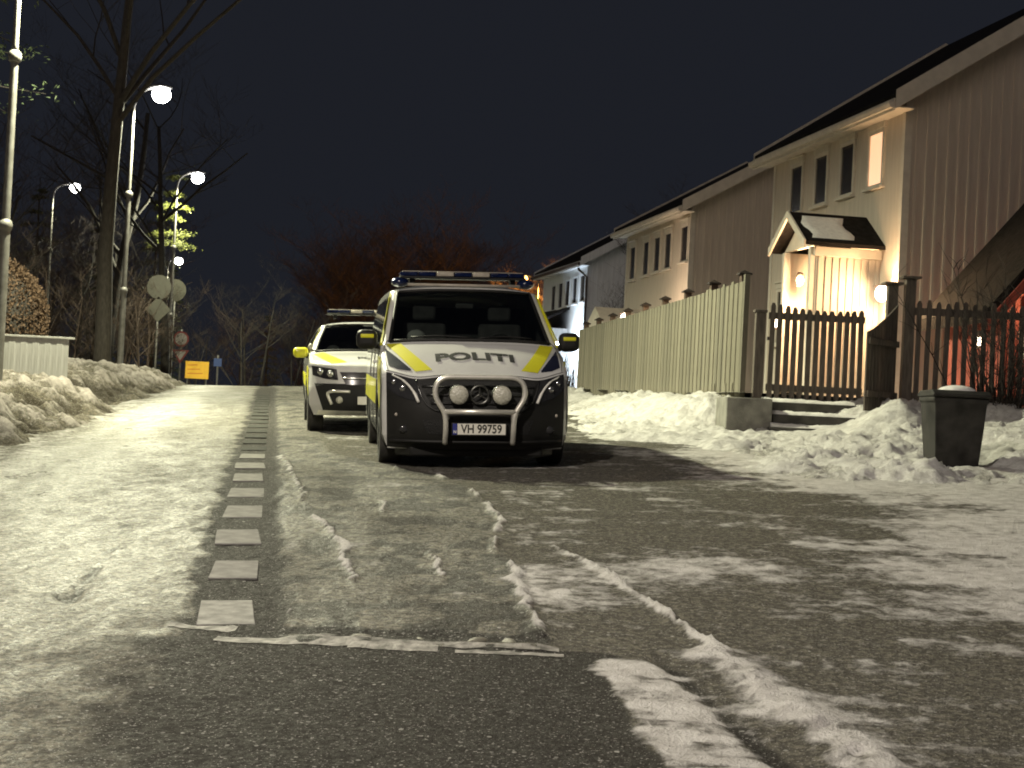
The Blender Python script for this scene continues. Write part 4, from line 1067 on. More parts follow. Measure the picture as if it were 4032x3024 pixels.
def house(name, label, loc, deg, y0, y1, W, eave, wins, wall='house_beige', trim='house_trim', pitch=30, cat='house', battens=True, ov=.38, lit=(), gutter=None, head=True, gwins=()):
    root = empty(name, loc, math.radians(deg)); tag(root, label, cat, 'row of houses along the street')
    ridge = eave+W/2*math.tan(math.radians(pitch))
    m = MB(); poly = [(0, -.6), (W, -.6), (W, eave), (W/2, ridge), (0, eave)]
    m.prism(poly, 1, y0, y1); m.build('wall', MAT[wall], root)
    # corner boards and the plinth
    for (xa, xb, ya, yb) in ((-.025, .13, y0-.025, y0+.10), (-.025, .13, y1-.10, y1+.025)):
        c = MB(); c.box(xa, xb, ya, yb, -.3, eave-.05); c.build('corner_board', MAT[trim], root, bevel=.004)
    # roof slabs with overhang
    tp = math.tan(math.radians(pitch)); th = .16
    roof = None
    for sgn in (0, 1):
        xe = -ov if sgn == 0 else W+ov; ze = eave-ov*tp; r = MB()
        r.prism([(xe, ze+.07), (W/2, ridge+.07), (W/2, ridge+.07+th), (xe, ze+.07+th)], 1, y0-ov, y1+ov)
        o = r.build('roof', MAT['roof_tile'], root)
        if sgn == 0: roof = o
    for yy in (y0-ov-.03, y1+ov+.005):
        for sgn in (0, 1):
            xe = -ov-.02 if sgn == 0 else W+ov+.02; ze = eave-(ov+.02)*tp
            b = MB(); b.prism([(xe, ze-.06), (W/2, ridge-.06+.0), (W/2, ridge+.30), (xe, ze+.30)], 1, yy, yy+.025); b.build('verge_board', MAT[trim], root, bevel=.003)
    b = MB(); b.box(-ov-.05, -ov-.022, y0-ov, y1+ov, eave-ov*tp-.10, eave-ov*tp+.13); b.build('fascia', MAT[trim], root, bevel=.003)
    b = MB(); b.box(-ov, -.002, y0-ov+.03, y1+ov-.03, eave-ov*tp-.03, eave-ov*tp-.005); b.build('soffit', MAT[trim], root)
    b = MB()
    b.prism([(-ov-.15, eave-ov*tp+.02), (-ov-.13, eave-ov*tp-.05), (-ov-.06, eave-ov*tp-.05), (-ov-.055, eave-ov*tp+.06), (-ov-.15, eave-ov*tp+.06)], 1, y0-ov-.02, y1+ov+.02); b.build('gutter', MAT[gutter or trim], root)
    if battens:
        # board-and-batten cladding on the gable turned to the camera
        b0 = MB(); b0.box(-.03, .03, -.016, .0, 0, 1); first = None
        xx = .24
        while xx < W-.1:
            top = eave+min(xx, W-xx)*tp-.16
            if first is None: first = b0.build('batten', MAT[wall], root); o = first
            else: o = share(first, root, (0, 0, 0))
            o.location = (xx, y0-.001, -.3); o.scale = (1, 1, top+.3); xx += .215
    for k, (y, w, z0, z1) in enumerate(wins): window(root, y, z0, z1, w, mull=False, lit='lit_pane' if k in lit else None, trim=trim, head=head)
    return root
MAT['lit_pane'] = emat('lit_window', (1.0, .52, .27), 1.05)
MAT['lit_door'] = emat('lit_doorway', (1.0, .60, .28), 3)

h1 = house('house', 'beige wooden house with one lit upstairs window and a small gabled porch', (7.25, 28.1, 2.2), 10.5, .55, 7.55, 8.6, 5.62,
           [(1.81, .62, 4.14, 5.14), (3.22, .62, 4.14, 5.14), (4.62, .62, 4.12, 5.12), (6.06, .64, 4.10, 5.10), (5.35, .8, 1.2, 2.35), (6.5, .8, 1.2, 2.35)], lit=(0,), pitch=33)
# porch of the near house
pr = MB(); pr.box(-1.30, .0, 1.42, 1.50, -.1, 2.80)
pw = pr.build('porch_wall', MAT['house_beige'], h1)
first = None
for k in range(9):
    xx = -1.24+k*.145
    if first is None:
        b = MB(); b.box(-.022, .022, -.02, 0, 0, 2.55); first = b.build('porch_batten', MAT['house_beige'], h1); o = first
    else: o = share(first, h1, (0, 0, 0))
    o.location = (xx, 1.419, .05)
b = MB(); b.box(-1.36, .0, 1.36, 1.44, 2.62, 2.80); b.build('porch_frieze', MAT['house_trim'], h1, bevel=.005)
b = MB(); b.box(-1.30, .0, 2.86, 2.94, -.1, 2.80); b.build('porch_wall', MAT['house_beige'], h1)
for yy in (1.44, 2.84):
    b = MB(); b.box(-1.42, -1.28, yy, yy+.12, -.1, 2.80); b.build('porch_post', MAT['house_trim'], h1, bevel=.006)
b = MB(); b.prism([(1.34, 2.82), (3.02, 2.82), (2.18, 3.40)], 0, -1.36, -1.28); b.build('porch_gable', MAT['house_trim'], h1)
for sgn in (-1, 1):
    ye = 2.18+sgn*.98; r = MB()
    r.prism([(ye, 2.80), (2.18, 3.47), (2.18, 3.54), (ye, 2.87)], 0, -1.62, .0); pro = r.build('porch_roof', MAT['roof_tile'], h1)
    v = MB(); v.prism([(ye, 2.74), (2.18, 3.40), (2.18, 3.56), (ye, 2.90)], 0, -1.66, -1.62); v.build('porch_verge', MAT['house_trim'], h1, bevel=.003)
    if sgn < 0:
        q = MB(); rr = random.Random(3); rows = []
        for j in range(7):
            t = .12+.76*j/6; row = []
            for i in range(13):
                x = -1.45+.85*i/12+.06*math.sin(j*1.3); e = min(i, 12-i, j*1.6, (6-j)*1.6)
                row.append((x, ye+(2.18-ye)*t, 2.875+.67*t+(0.0 if e <= 0 else .03+.012*rr.random())))
            rows.append(row)
        q.grid(rows); q.build('porch_roof_snow', MAT['bank_plain'] if 'bank_plain' in MAT else MAT['bank'], pro, smooth=True)
b = MB(); b.box(-1.5, 0, 1.5, 2.9, -.3, .05); b.build('porch_floor', MAT['concrete'], h1)
d = MB(); d.box(-.05, -.012, 1.72, 2.66, .08, 2.12); dr = d.build('door', MAT['house_trim'], h1, bevel=.006)
d = MB(); d.box(-.062, -.051, 1.90, 2.48, 1.1, 1.98); d.build('door_pane', MAT['lit_door'], dr)
d = MB(); d.tube([(-.06, 1.80, 1.05), (-.11, 1.80, 1.05), (-.11, 1.93, 1.05)], .012, 8); d.build('door_handle', MAT['chrome'], dr, smooth=True)

h2 = house('house', 'beige wooden house with bright corner boards standing between two other houses', (5.2, 43.5, 2.4), 10.5, 1.15, 8.35, 8.4, 5.40,
           [(1.62, .62, 3.80, 4.80), (3.35, .62, 3.72, 4.76), (4.55, .62, 3.72, 4.76), (5.85, .62, 3.70, 4.74), (7.5, .62, 3.68, 4.72)])
b = MB(); b.box(-1.3, 0, 5.2, 7.6, -.2, 1.9); pw = b.build('porch_wall', MAT['house_beige'], h2)
b = MB(); b.prism([(5.0, 1.9), (7.8, 1.9), (6.4, 2.6)], 0, -1.5, 0); b.build('porch_roof', MAT['house_trim'], h2)
h3 = house('house', 'white house with brown gutter and dark windows, the farthest of the row', (2.9, 62, 2.3), 12, .25, 8.0, 8.4, 5.45,
           [(.78, .66, 3.82, 4.86), (2.10, .66, 3.80, 4.84), (3.36, .66, 3.76, 4.80), (4.60, .66, 3.72, 4.78), (5.90, .66, 3.68, 4.74)], wall='house_white', trim='house_white', gutter='pipe', head=False)
b = MB(); b.tube([(-.42, .10, 5.1), (-.42, .10, 5.02), (-.06, .14, 4.75), (-.06, .14, .0)], .05, 10); b.build('downpipe', MAT['pipe'], h3, smooth=True)
b = MB(); b.box(-1.5, 0, 3.2, 7.6, -.3, 2.75); aw = b.build('annex_wall', MAT['house_white'], h3)
b = MB(); b.prism([(-1.85, 2.62), (.0, 3.55), (.0, 3.68), (-1.85, 2.75)], 1, 2.9, 7.9); b.build('annex_roof', MAT['roof_tile'], h3)

# red outbuilding cut by the picture's edge
rs = empty('red_outbuilding', (7.95, 25.0, 2.1), math.radians(4)); tag(rs, 'red wooden outbuilding with lit verge boards behind the picket fence', 'outbuilding')
b = MB(); b.prism([(0, -.3), (4.4, -.3), (4.4, 1.75), (2.2, 4.35), (0, 1.75)], 1, 0, 2.6); b.build('wall', MAT['red_wood'], rs)
first = None; xx = .08
while xx < 4.4:
    top = 1.75+min(xx, 4.4-xx)*1.18-.05
    if first is None: b0 = MB(); b0.box(-.02, .02, -.02, 0, 0, 1); first = b0.build('batten', MAT['red_wood'], rs); o = first
    else: o = share(first, rs, (0, 0, 0))
    o.location = (xx, -.001, -.2); o.scale = (1, 1, top+.2); xx += .16
for sgn in (0, 1):
    xe = -.42 if sgn == 0 else 4.82; r = MB(); r.prism([(xe, 1.28), (2.2, 4.38), (2.2, 4.60), (xe, 1.50)], 1, -.45, 2.9); r.build('roof', MAT['roof_tile'], rs)
    v = MB(); v.prism([(xe, 1.10), (2.2, 4.20), (2.2, 4.42), (xe, 1.32)], 1, -.48, -.452); v.build('verge_board', MAT['red_wood'], rs, bevel=.004)
f = MB(); f.box(.38, 1.62, -.05, .01, .75, 1.75); wf = f.build('window', MAT['house_trim'], rs, bevel=.006)
f = MB(); f.box(.46, 1.54, -.056, -.051, .83, 1.67); f.build('pane', MAT['lit_dim'] if 'lit_dim' in MAT else MAT['lit_pane'], wf)
for zz in (.83+.28, .83+.56):
    f = MB(); f.box(.46, 1.54, -.066, -.057, zz-.012, zz+.012); f.build('glazing_bar', MAT['house_trim'], wf)
# ------------------------------------------------------------------ street lamps
LAMP_COL = (1.0, .985, .68)
MAT['lamp_lens_on'] = emat('lit_lamp_lens', (1.0, .98, .93), 40)
def street_lamp(x, y, h, label, arm=(1.0, 0), power=4200, cut=True, tilt=0., base=None, colr=LAMP_COL, lens=None, lit=True):
    z = zg(max(x, -14), y) if base is None else base
    t = empty('street_lamp', (x, y, z)); tag(t, label, 'street lamp', 'street lamps')
    m = MB(); m.tube([(0, 0, -.6), (0, 0, h*.34)], [.085, .082], 14); pl = m.build('pole', MAT['pole'], t, smooth=True, angle=50)
    m = MB(); m.tube([(0, 0, h*.34), (0, 0, h*.66)], [.066, .062], 14); m.build('pole_section', MAT['pole'], pl, smooth=True, angle=50)
    m = MB(); ax, ay = arm
    m.tube(smooth3([(0, 0, h*.66), (0, 0, h*.90), (0, 0, h*.97), (ax*.12, ay*.12, h*.995), (ax*.6, ay*.6, h+.10), (ax, ay, h+.14)], 22), [.05]*8+[.045]*14, 12); m.build('arm', MAT['pole'], t, smooth=True)
    for zz in (h*.34, h*.66):
        m = MB(); m.lathe([(.066, -.10), (.10, -.07), (.11, 0), (.10, .06), (.06, .10)], (0, 0, zz), 2, 16); m.build('collar', MAT['pole'], t, smooth=True)
    L = math.hypot(ax, ay); ux, uy = ax/L, ay/L
    m = MB(); m.ell((ax+ux*.28, ay+uy*.28, h+.15), (.34 if abs(ux) > .5 else .15, .15 if abs(ux) > .5 else .34, .075), 20, 10); hd = m.build('head', MAT['housing'], t, smooth=True)
    m = MB(); m.ell((ax+ux*.30, ay+uy*.30, h-.06), (.26, .26, .24), 20, 12); m.build('lens', lens or MAT['lamp_lens_on'], hd, smooth=True)
    if lit:
        ld = bpy.data.lights.new('lamp_light', 'SPOT'); ld.energy = power; ld.color = colr; ld.shadow_soft_size = .12; ld.spot_size = math.radians(168 if cut else 150); ld.spot_blend = .5 if cut else .3
        lo = bpy.data.objects.new('lamp_light', ld); link(lo, t); lo.location = (ax+ux*.30, ay+uy*.30, h-.44); lo.rotation_euler = (tilt, 0, 0)
    return t
HL = 8.5
street_lamp(-5.2, 5.0, HL, 'assumed street lamp beside the camera, out of view, continuing the row along the snow bank', base=.5, power=4200, colr=(1.0, .90, .78))  # assumed lamp out of view, put in to light the van front and foreground
street_lamp(-8.25, 24.5, HL, 'tall steel lamp pole beside the white board wall, its head above the picture', base=1.25, power=15000)
street_lamp(-11.05, 43.0, HL, 'lit street lamp whose pole stands in front of the thick bare trunk', base=1.45, arm=(.5, -.1), power=7500)
street_lamp(-14.0, 62.0, 8.6, 'lit street lamp beside the yellow-lit pine branches', base=1.7, arm=(.55, -.1), power=5500)
street_lamp(-23.0, 75.0, 9.2, 'lit street lamp far back among the dark trees, left of the thick trunk', base=2.1, arm=(.8, -.1), power=2200)
street_lamp(-22.2, 97.0, 8.4, 'smallest lit street lamp, seen low between two nearer lamp poles', base=1.4, arm=(.4, -.1), power=1200)

# ------------------------------------------------------------------ house lights
MAT['bulb'] = emat('warm_bulb', (1.0, .86, .66), 9)
def wall_lamp(name, loc, label, power, colr=(1, .62, .32), r=.09, rz=0, shade=True):
    t = empty(name, loc, rz); tag(t, label, 'lamp')
    m = MB(); m.box(-.05, .05, .05, .09, -.12, .12); m.build('bracket', MAT['pipe'], t, bevel=.01)
    m = MB(); m.ell((0, 0, 0), (r, r, r*1.25), 16, 10); m.build('globe', MAT['bulb'], t, smooth=True)
    if shade:
        m = MB(); m.lathe([(.001, .17), (.05, .165), (r*1.35, r*1.05), (r*1.30, r*1.0)], (0, 0, 0), 2, 18); m.build('hood', MAT['pipe'], t, smooth=True)
    ld = bpy.data.lights.new('lamp_light', 'POINT'); ld.energy = power; ld.color = colr; ld.shadow_soft_size = r*1.15
    lo = bpy.data.objects.new('lamp_light', ld); link(lo, t); lo.location = (0, -r*1.6, -.03)
    return t
wall_lamp('wall_lantern', (6.93, 29.0, 4.14), 'bright wall lantern at the corner of the near house, beside the tall capped post', 420, r=.13)
wall_lamp('porch_lamp', (5.55, 30.0, 4.4), 'warm lamp under the gabled porch roof', 560, r=.07)
wall_lamp('porch_lamp', (3.25, 45.0, 4.35), 'bright globe lamp showing over the board fence', 260, colr=(1, .72, .5), r=.17)
wall_lamp('garden_lamp', (4.42, 26.0, 3.30), 'small round lamp glowing between the gate pickets', 14, r=.07)
wall_lamp('garden_lamp', (7.35, 24.2, 3.05), 'small lamp glowing through the bare shrub', 8, r=.06)
wall_lamp('wall_lantern', (8.75, 24.86, 3.75), 'assumed warm lantern, out of view under the gable of the red outbuilding', 70, r=.07)  # assumed lantern outside the frame, put in to light the verge boards
wall_lamp('wall_lantern', (1.75, 63.5, 4.3), 'assumed cold white lamp on the far white house', 700, colr=(.72, .86, 1.0), r=.10)  # assumed source for the bluish light on the house walls
street_lamp(1.2, 83.0, 6.6, 'assumed unseen sodium street lamp behind the far white house', base=2.0, arm=(-.6, -.2), power=9000, cut=False, tilt=math.radians(62), colr=(1.0, .42, .08), lens=emat('added_sodium_lens', (1, .5, .12), 8))  # assumed hidden lamp, inferred from the orange light on the trees
street_lamp(-3.4, 94.0, 6.8, 'added unseen sodium lamp beyond the two police vehicles, tinting the treetops orange', base=.6, arm=(-.5, -.2), power=600, cut=False, tilt=math.radians(62), colr=(1.0, .40, .12), lens=bpy.data.materials['added_sodium_lens'])  # added hidden lamp, no visible source, put in to tint the treetops orange
# lit snow-capped planters inside the picket fence
pl0 = None
for k, (x, y) in enumerate(((7.25, 23.3), (7.62, 23.35))):
    t = empty('planter', (x, y, YARD-.08)); tag(t, 'snow-covered planter lit up behind the picket fence', 'planter', 'planters behind the picket fence')
    m = MB(); m.box(-.15, .15, -.12, .12, 0, .16); m.build('box', MAT['house_trim'], t, bevel=.01)
    m = MB(); m.ell((0, 0, .15), (.17, .14, .10), 14, 6, 'up'); m.build('snow_cap', MAT['bank_plain'] if 'bank_plain' in MAT else MAT['bank'], t, smooth=True)

# ------------------------------------------------------------------ signs and things by the road
def disc(m, c, r, th=.012, n=28, sides=None):
    n = sides or n
    m.prism([(c[0]+r*math.cos(2*math.pi*(k+.5)/n+(math.pi/2 if sides == 4 else 0)), c[2]+r*math.sin(2*math.pi*(k+.5)/n+(math.pi/2 if sides == 4 else 0))) for k in range(n)], 1, c[1]-th/2, c[1]+th/2)
def sign_post(x, y, base, h, label, plates, name='road_sign'):
    t = empty(name, (x, y, base)); tag(t, label, 'sign')
    m = MB(); m.tube([(0, .03, -.8), (0, .03, h)], .035, 10); m.build('post', MAT['pole'], t, smooth=True)
    for kind, z, r, mt, *rim in plates:
        m = MB()
        if kind == 'round': disc(m, (0, 0, z), r)
        elif kind == 'diamond': m.prism([(-r, z), (0, z-r), (r, z), (0, z+r)], 1, -.006, .006)
        elif kind == 'tri': m.prism([(-r, z-r*.6), (r, z-r*.6), (0, z+r)], 1, -.006, .006)
        elif kind == 'tridown': m.prism([(-r, z+r*.6), (0, z-r), (r, z+r*.6)], 1, -.006, .006)
        else: m.box(-r, r, -.006, .006, z-r, z+r)
        p = m.build('plate', MAT[mt], t, bevel=.002)
        if rim:
            m = MB()
            if kind == 'round': disc(m, (0, -.010, z), r*.78, .006)
            elif kind == 'tridown': m.prism([(-r*.68, z+r*.42), (0, z-r*.62), (r*.68, z+r*.42)], 1, -.013, -.007)
            else: m.box(-r*.6, r*.6, -.013, -.007, z-r*.6, z+r*.6)
            m.build('plate_face', MAT[rim[0]], p)
    return t
sign_post(-11.7, 50, 1.9, 3.35, 'round grey sign above a diamond plate on a thin post among the trees', [('round', 3.05, .40, 'sign_grey'), ('diamond', 2.32, .42, 'sign_grey')])
sign_post(-14.75, 66, 1.8, 4.3, 'dim round sign on a post half hidden behind a lamp pole', [('round', 4.1, .48, 'sign_grey')])
sign_post(-12.85, 59, 2.2, 1.75, 'round red-rimmed sign over a give-way triangle beside the lamp pole', [('round', 1.38, .30, 'sign_red', 'sign_white'), ('tridown', .76, .33, 'sign_red', 'sign_white')])
sign_post(-11.2, 58, 1.75, 1.25, 'small square blue sign on a short post past the yellow barrier board', [('square', .98, .15, 'sign_blue', 'sign_blue')])
yb = empty('barrier_board', (-11.35, 55, 1.75)); tag(yb, 'yellow road works board standing at the end of the snow bank', 'sign')
m = MB(); m.box(-.42, .42, -.012, .012, .30, .92); p = m.build('board', MAT['sign_yellow'], yb, bevel=.004)
for k in range(3):
    m = MB(); z = .46+.15*k; m.prism([(-.34, z), (.22-.1*k, z+.02), (.20-.1*k, z+.055), (-.34, z+.035)], 1, -.018, -.0125); m.build('text_bar', MAT['sign_orange'] if 'sign_orange' in MAT else MAT['sign_red'], p)
for x in (-.34, .34):
    m = MB(); m.tube([(x, .03, -.5), (x, .03, .90)], .022, 8); m.build('leg', MAT['pole'], yb, smooth=True)
# white board wall behind the snow bank
wb = empty('board_wall', (-8.55, 25.9, 1.22), math.radians(2)); tag(wb, 'low white board wall behind the snow bank by the near lamp pole', 'wall')
first = None
for k in range(12):
    if first is None: m = MB(); m.box(-.052, .052, -.012, .012, -.4, 1.18); first = m.build('board', MAT['white_wall'], wb, bevel=.003); o = first
    else: o = share(first, wb, (0, 0, 0))
    o.location = (-.15+k*.100, (k % 2)*.004, random.Random(k).uniform(-.006, .006))
m = MB(); m.box(-.22, 1.10, -.03, .03, 1.18, 1.215); m.build('capping', MAT['white_wall'], wb, bevel=.004)

# ------------------------------------------------------------------ trees and shrubs
def bare_tree(seed, h, r0, lean=(0, 0), spread=.55, levels=4, twigs=True, first=.3, splits=4, droop=0.):
    """trunk with limbs as one mesh, fine twigs as another"""
    rnd = random.Random(seed); wood = MB(); fine = MB()
    def grow(p, d, L, r, lev):
        n = 6 if lev == 0 else 4; pts = [p]; rs = [r]; q = Vector(p); dd = Vector(d)
        for k in range(n):
            dd = (dd+Vector((rnd.uniform(-1, 1), rnd.uniform(-1, 1), rnd.uniform(-.3, .6)-droop*lev))*(.09 if lev == 0 else .20)).normalized()
            q = q+dd*(L/n); pts.append(q.copy()); rs.append(max(.004, r*(1-.62*(k+1)/n)))
        (wood if lev < 2 else fine).tube(pts, rs, 10 if lev == 0 else (6 if lev == 1 else 3), cap=(lev == 0))
        if lev >= levels: return
        nb = splits+(3 if lev == 0 else 0)
        for k in range(nb):
            t = rnd.uniform(first if lev == 0 else .25, 1.0); i = min(int(t*n), n-1); f = t*n-i
            b = pts[i].lerp(pts[i+1], f); rr = rs[i]*(1-f)+rs[i+1]*f
            ax = Vector((rnd.uniform(-1, 1), rnd.uniform(-1, 1), rnd.uniform(-.2, .5))).normalized()
            nd = (dd*.55+ax*(spread+.35)).normalized(); nd.z = nd.z*.75+.28-droop*.5; nd.normalize()
            grow(b, nd, L*rnd.uniform(.38, .62), rr*rnd.uniform(.45, .65), lev+1)
    grow(Vector((0, 0, -.4)), Vector((lean[0], lean[1], 1)).normalized(), h*.72, r0, 0)
    return wood, fine
def place_tree(name, protos, loc, rz, sc, label, group):
    t = empty(name, loc, rz); tag(t, label, 'tree', group); t.scale = (sc, sc, sc)
    for p in protos: share(p, t, (0, 0, 0))
    return t
def proto(wood, fine, wm, fm, names=('trunk', 'crown')):
    a = wood.build(names[0], MAT[wm], None, smooth=True, fixn=False); b = fine.build(names[1], MAT[fm], None, fixn=False)
    a.hide_render = b.hide_render = False
    return [a, b]
def needle_tree(seed, h, r0, bottom=.15, width=.24, dens=1., layers=16, ns=1.):
    rnd = random.Random(seed); wood = MB(); leaf = MB()
    wood.tube([(0, 0, -.4), (.05, 0, h*.5), (0, .05, h)], [r0, r0*.6, .02], 8)
    for L in range(layers):
        t = bottom+(1-bottom)*(L+rnd.random()*.6)/layers; zc = h*t; R = h*width*(1-t)**.75*rnd.uniform(.75, 1.15)+.12
        for k in range(int(6+3*(1-t))):
            a = rnd.uniform(0, 6.283); d = Vector((math.cos(a), math.sin(a), -.18)); b = Vector((0, 0, zc)); e = b+d*R
            wood.tube([b, b.lerp(e, .6)+Vector((0, 0, -.03)), e], [r0*.16, r0*.09, .006], 3, cap=False)
            for s_ in range(int(26*dens)):
                u = rnd.random()**.7; c = b.lerp(e, u)+Vector((rnd.gauss(0, 1), rnd.gauss(0, 1), rnd.gauss(0, .5)))*(.09+.05*R)
                w_ = Vector((rnd.gauss(0, 1), rnd.gauss(0, 1), rnd.gauss(-.4, .6))).normalized()*rnd.uniform(.10, .24)*ns; v_ = w_.cross(Vector((rnd.gauss(0, 1), rnd.gauss(0, 1), 1))).normalized()*rnd.uniform(.02, .05)*ns
                leaf.add([c-v_, c+w_, c+v_, c-w_*.3], [(0, 1, 2, 3)])
    return wood, leaf
protoA = proto(*bare_tree(1, 15, .22, spread=.6, levels=4, splits=5), 'bark', 'twig')
protoB = proto(*bare_tree(2, 13, .16, spread=.5, levels=4, splits=5), 'bark', 'twig')
protoC = proto(*bare_tree(7, 11, .13, spread=.7, levels=4, splits=5, first=.15), 'bark', 'twig_brown')
protoD = proto(*bare_tree(14, 12, .15, spread=.6, levels=4, splits=7, first=.12), 'bark', 'twig_brown')
protoS = proto(*bare_tree(9, 5, .05, spread=.45, levels=3, splits=5, first=.08), 'bark', 'twig_brown')
protoN = proto(*needle_tree(3, 14, .18, .12, .20), 'bark', 'needle')
protoP = proto(*needle_tree(5, 13, .17, .45, .26, 3.2, 11, .5), 'bark_pale', 'needle')
protoQ = proto(*needle_tree(6, 10.6, .12, .62, .26, 5.0, 6, .5), 'bark', 'needle_lamplit')
protos_all = [protoD, protoQ, protoA, protoB, protoC, protoS, protoN, protoP]
# the thick trunk behind the second lamp
w_, f_ = bare_tree(33, 17, .24, lean=(-.02, 0), spread=.3, levels=3, splits=3, first=.5)
bt = empty('bare_tree', (-10.75, 40, 1.4)); tag(bt, 'bare tree with a thick pale trunk, right of the far lamp', 'tree', 'trees along the lamp side')
w_.build('trunk', MAT['bark_pale'], bt, smooth=True, fixn=False); f_.build('crown', MAT['twig'], bt, fixn=False)
GW = 'trees along the lamp side'
rt = random.Random(21)
def gz(x, y): return float(G(x, y))+.9+.035*max(0, -x-7)
for k, (x, y, pr_, sc, lab) in enumerate([
    (-11.2, 29.5, protoP, .95, 'pine whose lit branches reach past the near lamp pole'),
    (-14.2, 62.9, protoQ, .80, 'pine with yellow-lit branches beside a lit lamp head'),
    (-17.6, 51, protoC, .75, 'brown bare tree beside the clipped hedge'),
    (-19.6, 53, protoC, .85, 'spreading brown bare tree behind the clipped hedge'),
    (-12.5, 55, protoB, 1.0, 'slim bare tree behind the round grey sign'),
    (-16.0, 60, protoA, 1.0, 'bare tree between two lit lamps'),
    (-11.0, 67, protoB, .36, 'thin bare tree right of the blue sign'),
    (-10.2, 71, protoB, .30, 'thin bare sapling with a side branch by the far road'),
    (-12.2, 70, protoB, .38, 'thin leaning bare tree above the yellow board')]):
    t = place_tree('bare_tree' if pr_ not in (protoP, protoQ) else 'pine_tree', pr_, (x, y, gz(x, y)-.5), rt.uniform(0, 6), sc, lab, GW)
GB = 'dark trees closing the street'
for k in range(44):
    x = -62+k*1.05+rt.uniform(-.8, .8); y = 72+rt.uniform(0, 34)
    pr_ = (protoA, protoN, protoD, protoN, protoD)[k % 5]; sc = rt.uniform(.8, 1.15)*(1.15 if x < -30 else (.95 if x < -22 else .72))
    place_tree('spruce_tree' if pr_ is protoN else 'bare_tree', pr_, (x, y, float(G(x, y))-.3), rt.uniform(0, 6), sc,
               'dark spruce in the wood closing the street' if pr_ is protoN else 'dark bare tree in the wood closing the street', GB+(' (spruces)' if pr_ is protoN else ' (bare)'))
for k in range(26):
    x = -13.6+(k % 13)*1.0+rt.uniform(-.4, .4); y = 101+rt.uniform(0, 12)+(k//13)*6; dome = 1-((x+8)/8.5)**2*.35
    place_tree('bare_tree', (protoC, protoD)[k % 2], (x, y, float(G(x, y))-.4), rt.uniform(0, 6), rt.uniform(1.1, 1.35)*dome, 'reddish brown bare treetop rising behind the police vehicles', 'brown treetops behind the vehicles')
for k in range(22):
    x = -24+k*1.05+rt.uniform(-.5, .5); y = 66+rt.uniform(0, 18)+max(0, x+12)*1.5
    place_tree('bare_shrub', protoS, (x, y, float(G(x, y))-.2), rt.uniform(0, 6), rt.uniform(.7, 1.3), 'thin bare thicket bush where the road drops away', 'thicket where the road drops away')['category'] = 'shrub'
for (x, y, sc, pr_, lab) in ((5.2, 57, .52, protoD, 'dark bushy treetop showing above the far end of the middle house roof'), (6.3, 58, .62, protoD, 'taller dark bushy treetop above the middle house roof'),
                             (1.0, 86, .66, protoD, 'bare tree lit orange beyond the far white house'), (2.4, 87.5, .72, protoD, 'bushier bare tree lit orange at the corner of the far white house')):
    place_tree('spruce_tree' if pr_ is protoN else 'bare_tree', pr_, (x, y, float(G(x, y))), rt.uniform(0, 6), sc, lab, 'trees behind the houses')
for p in protos_all:
    for o in p: bpy.data.objects.remove(o)
# undergrowth on the lamp side
for k in range(16):
    x = -16+k*.62+rt.uniform(-.4, .4)*1.0; y = 46+rt.uniform(0, 16)-(.4*k)
    if x > edge_x(y)-1.2: x = edge_x(y)-1.2-rt.random()
    w_, f_ = bare_tree(100+k, rt.uniform(1.8, 4.2), .028, spread=.5, levels=3, splits=4, first=.05)
    s = empty('bare_shrub', (x, y, gz(x, y)-.25)); tag(s, 'bare scrubby shrub growing along the snow bank', 'shrub', 'scrub along the snow bank')
    w_.build('stems', MAT['twig_brown'], s, fixn=False); f_.build('twigs', MAT['twig_brown'], s, fixn=False)['kind'] = 'stuff'
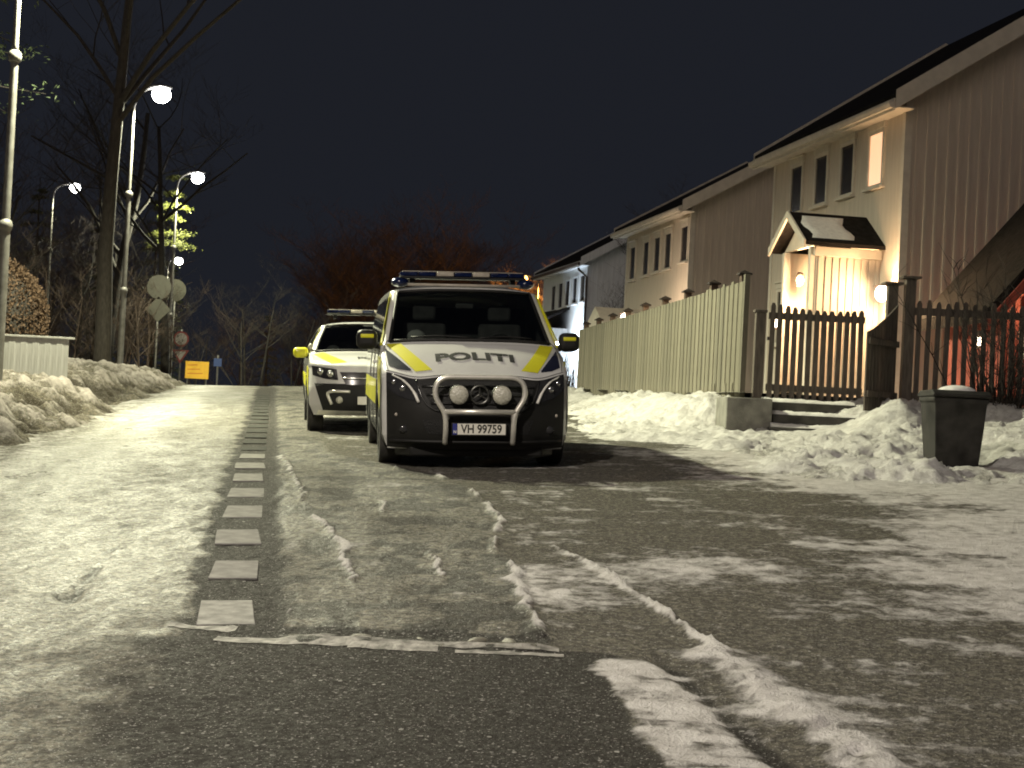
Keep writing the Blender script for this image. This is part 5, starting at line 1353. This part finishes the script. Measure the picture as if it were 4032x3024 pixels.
# clipped hedge
hd = MB(); rnd = random.Random(8)
for k in range(12000):
    a = rnd.uniform(0, 6.283); t = math.asin(rnd.uniform(-.3, 1)); rr = rnd.uniform(.86, 1.03)*(1+.06*math.sin(3*a)+.05*math.sin(5*a+2))
    c = Vector((1.15*math.cos(t)*math.cos(a)*rr, 1.0*math.cos(t)*math.sin(a)*rr, 1.30+1.25*math.sin(t)*rr))
    u = Vector((rnd.gauss(0, 1), rnd.gauss(0, 1), rnd.gauss(0, 1))).normalized()*rnd.uniform(.018, .045); v = u.cross(Vector((rnd.gauss(0, 1), 1, rnd.gauss(0, 1)))).normalized()*rnd.uniform(.012, .028)
    hd.add([c-u, c+v, c+u, c-v], [(0, 1, 2, 3)])
ht = empty('clipped_hedge', (-10.55, 30.5, 1.55)); tag(ht, 'rounded orange-brown clipped hedge behind the near lamp pole', 'hedge'); hd.build('foliage', MAT['hedge'], ht, fixn=False)
m = MB(); m.ell((0, 0, 1.25), (1.0, .86, 1.15), 20, 12); m.build('branches', MAT['bark'], ht, smooth=True)
# bare shrub in front of the picket fence
sh = empty('bare_shrub', (6.95, 21.75, 1.55)); tag(sh, 'tall bare shrub of thin upright twigs in front of the picket fence', 'shrub')
st = MB(); tw = MB(); rnd = random.Random(17)
for k in range(34):
    a = rnd.uniform(0, 6.283); r = rnd.random()*.35; H = rnd.uniform(1.3, 2.6); d = Vector((math.cos(a)*rnd.uniform(.02, .32), math.sin(a)*rnd.uniform(.02, .25), 1))
    p = Vector((math.cos(a)*r, math.sin(a)*r*.6, -.2)); pts = [p]
    for i in range(7):
        d = d+Vector((rnd.uniform(-.13, .13), rnd.uniform(-.13, .13), 0)); p = p+d*(H/7); pts.append(p.copy())
    st.tube(pts, [.013-.0013*i for i in range(8)], 4, cap=False)
    for i in range(2, 8):
        for j in range(3):
            b = pts[i]; e = b+Vector((rnd.uniform(-.3, .3), rnd.uniform(-.3, .3), rnd.uniform(.1, .4))); tw.tube([b, b.lerp(e, .5)+Vector((rnd.uniform(-.03, .03), 0, .02)), e], [.005, .004, .002], 3, cap=False)
st.build('stems', MAT['twig'], sh, fixn=False); tw.build('twigs', MAT['twig'], sh, fixn=False)['kind'] = 'stuff'
# dark hedge at the far end of the board fence
dh = empty('dark_hedge', (1.35, 44.5, 1.9)); tag(dh, 'dark bare hedge at the far end of the board fence', 'hedge')
st = MB()
for k in range(260):
    p = Vector((rnd.uniform(-.35, .35), rnd.uniform(-2.2, 2.2), -.2)); q = p+Vector((rnd.uniform(-.25, .25), rnd.uniform(-.25, .25), rnd.uniform(.7, 1.5))); st.tube([p, p.lerp(q, .5)+Vector((rnd.uniform(-.06, .06), 0, 0)), q], [.014, .01, .004], 3, cap=False)
st.build('twigs', MAT['twig'], dh, fixn=False)
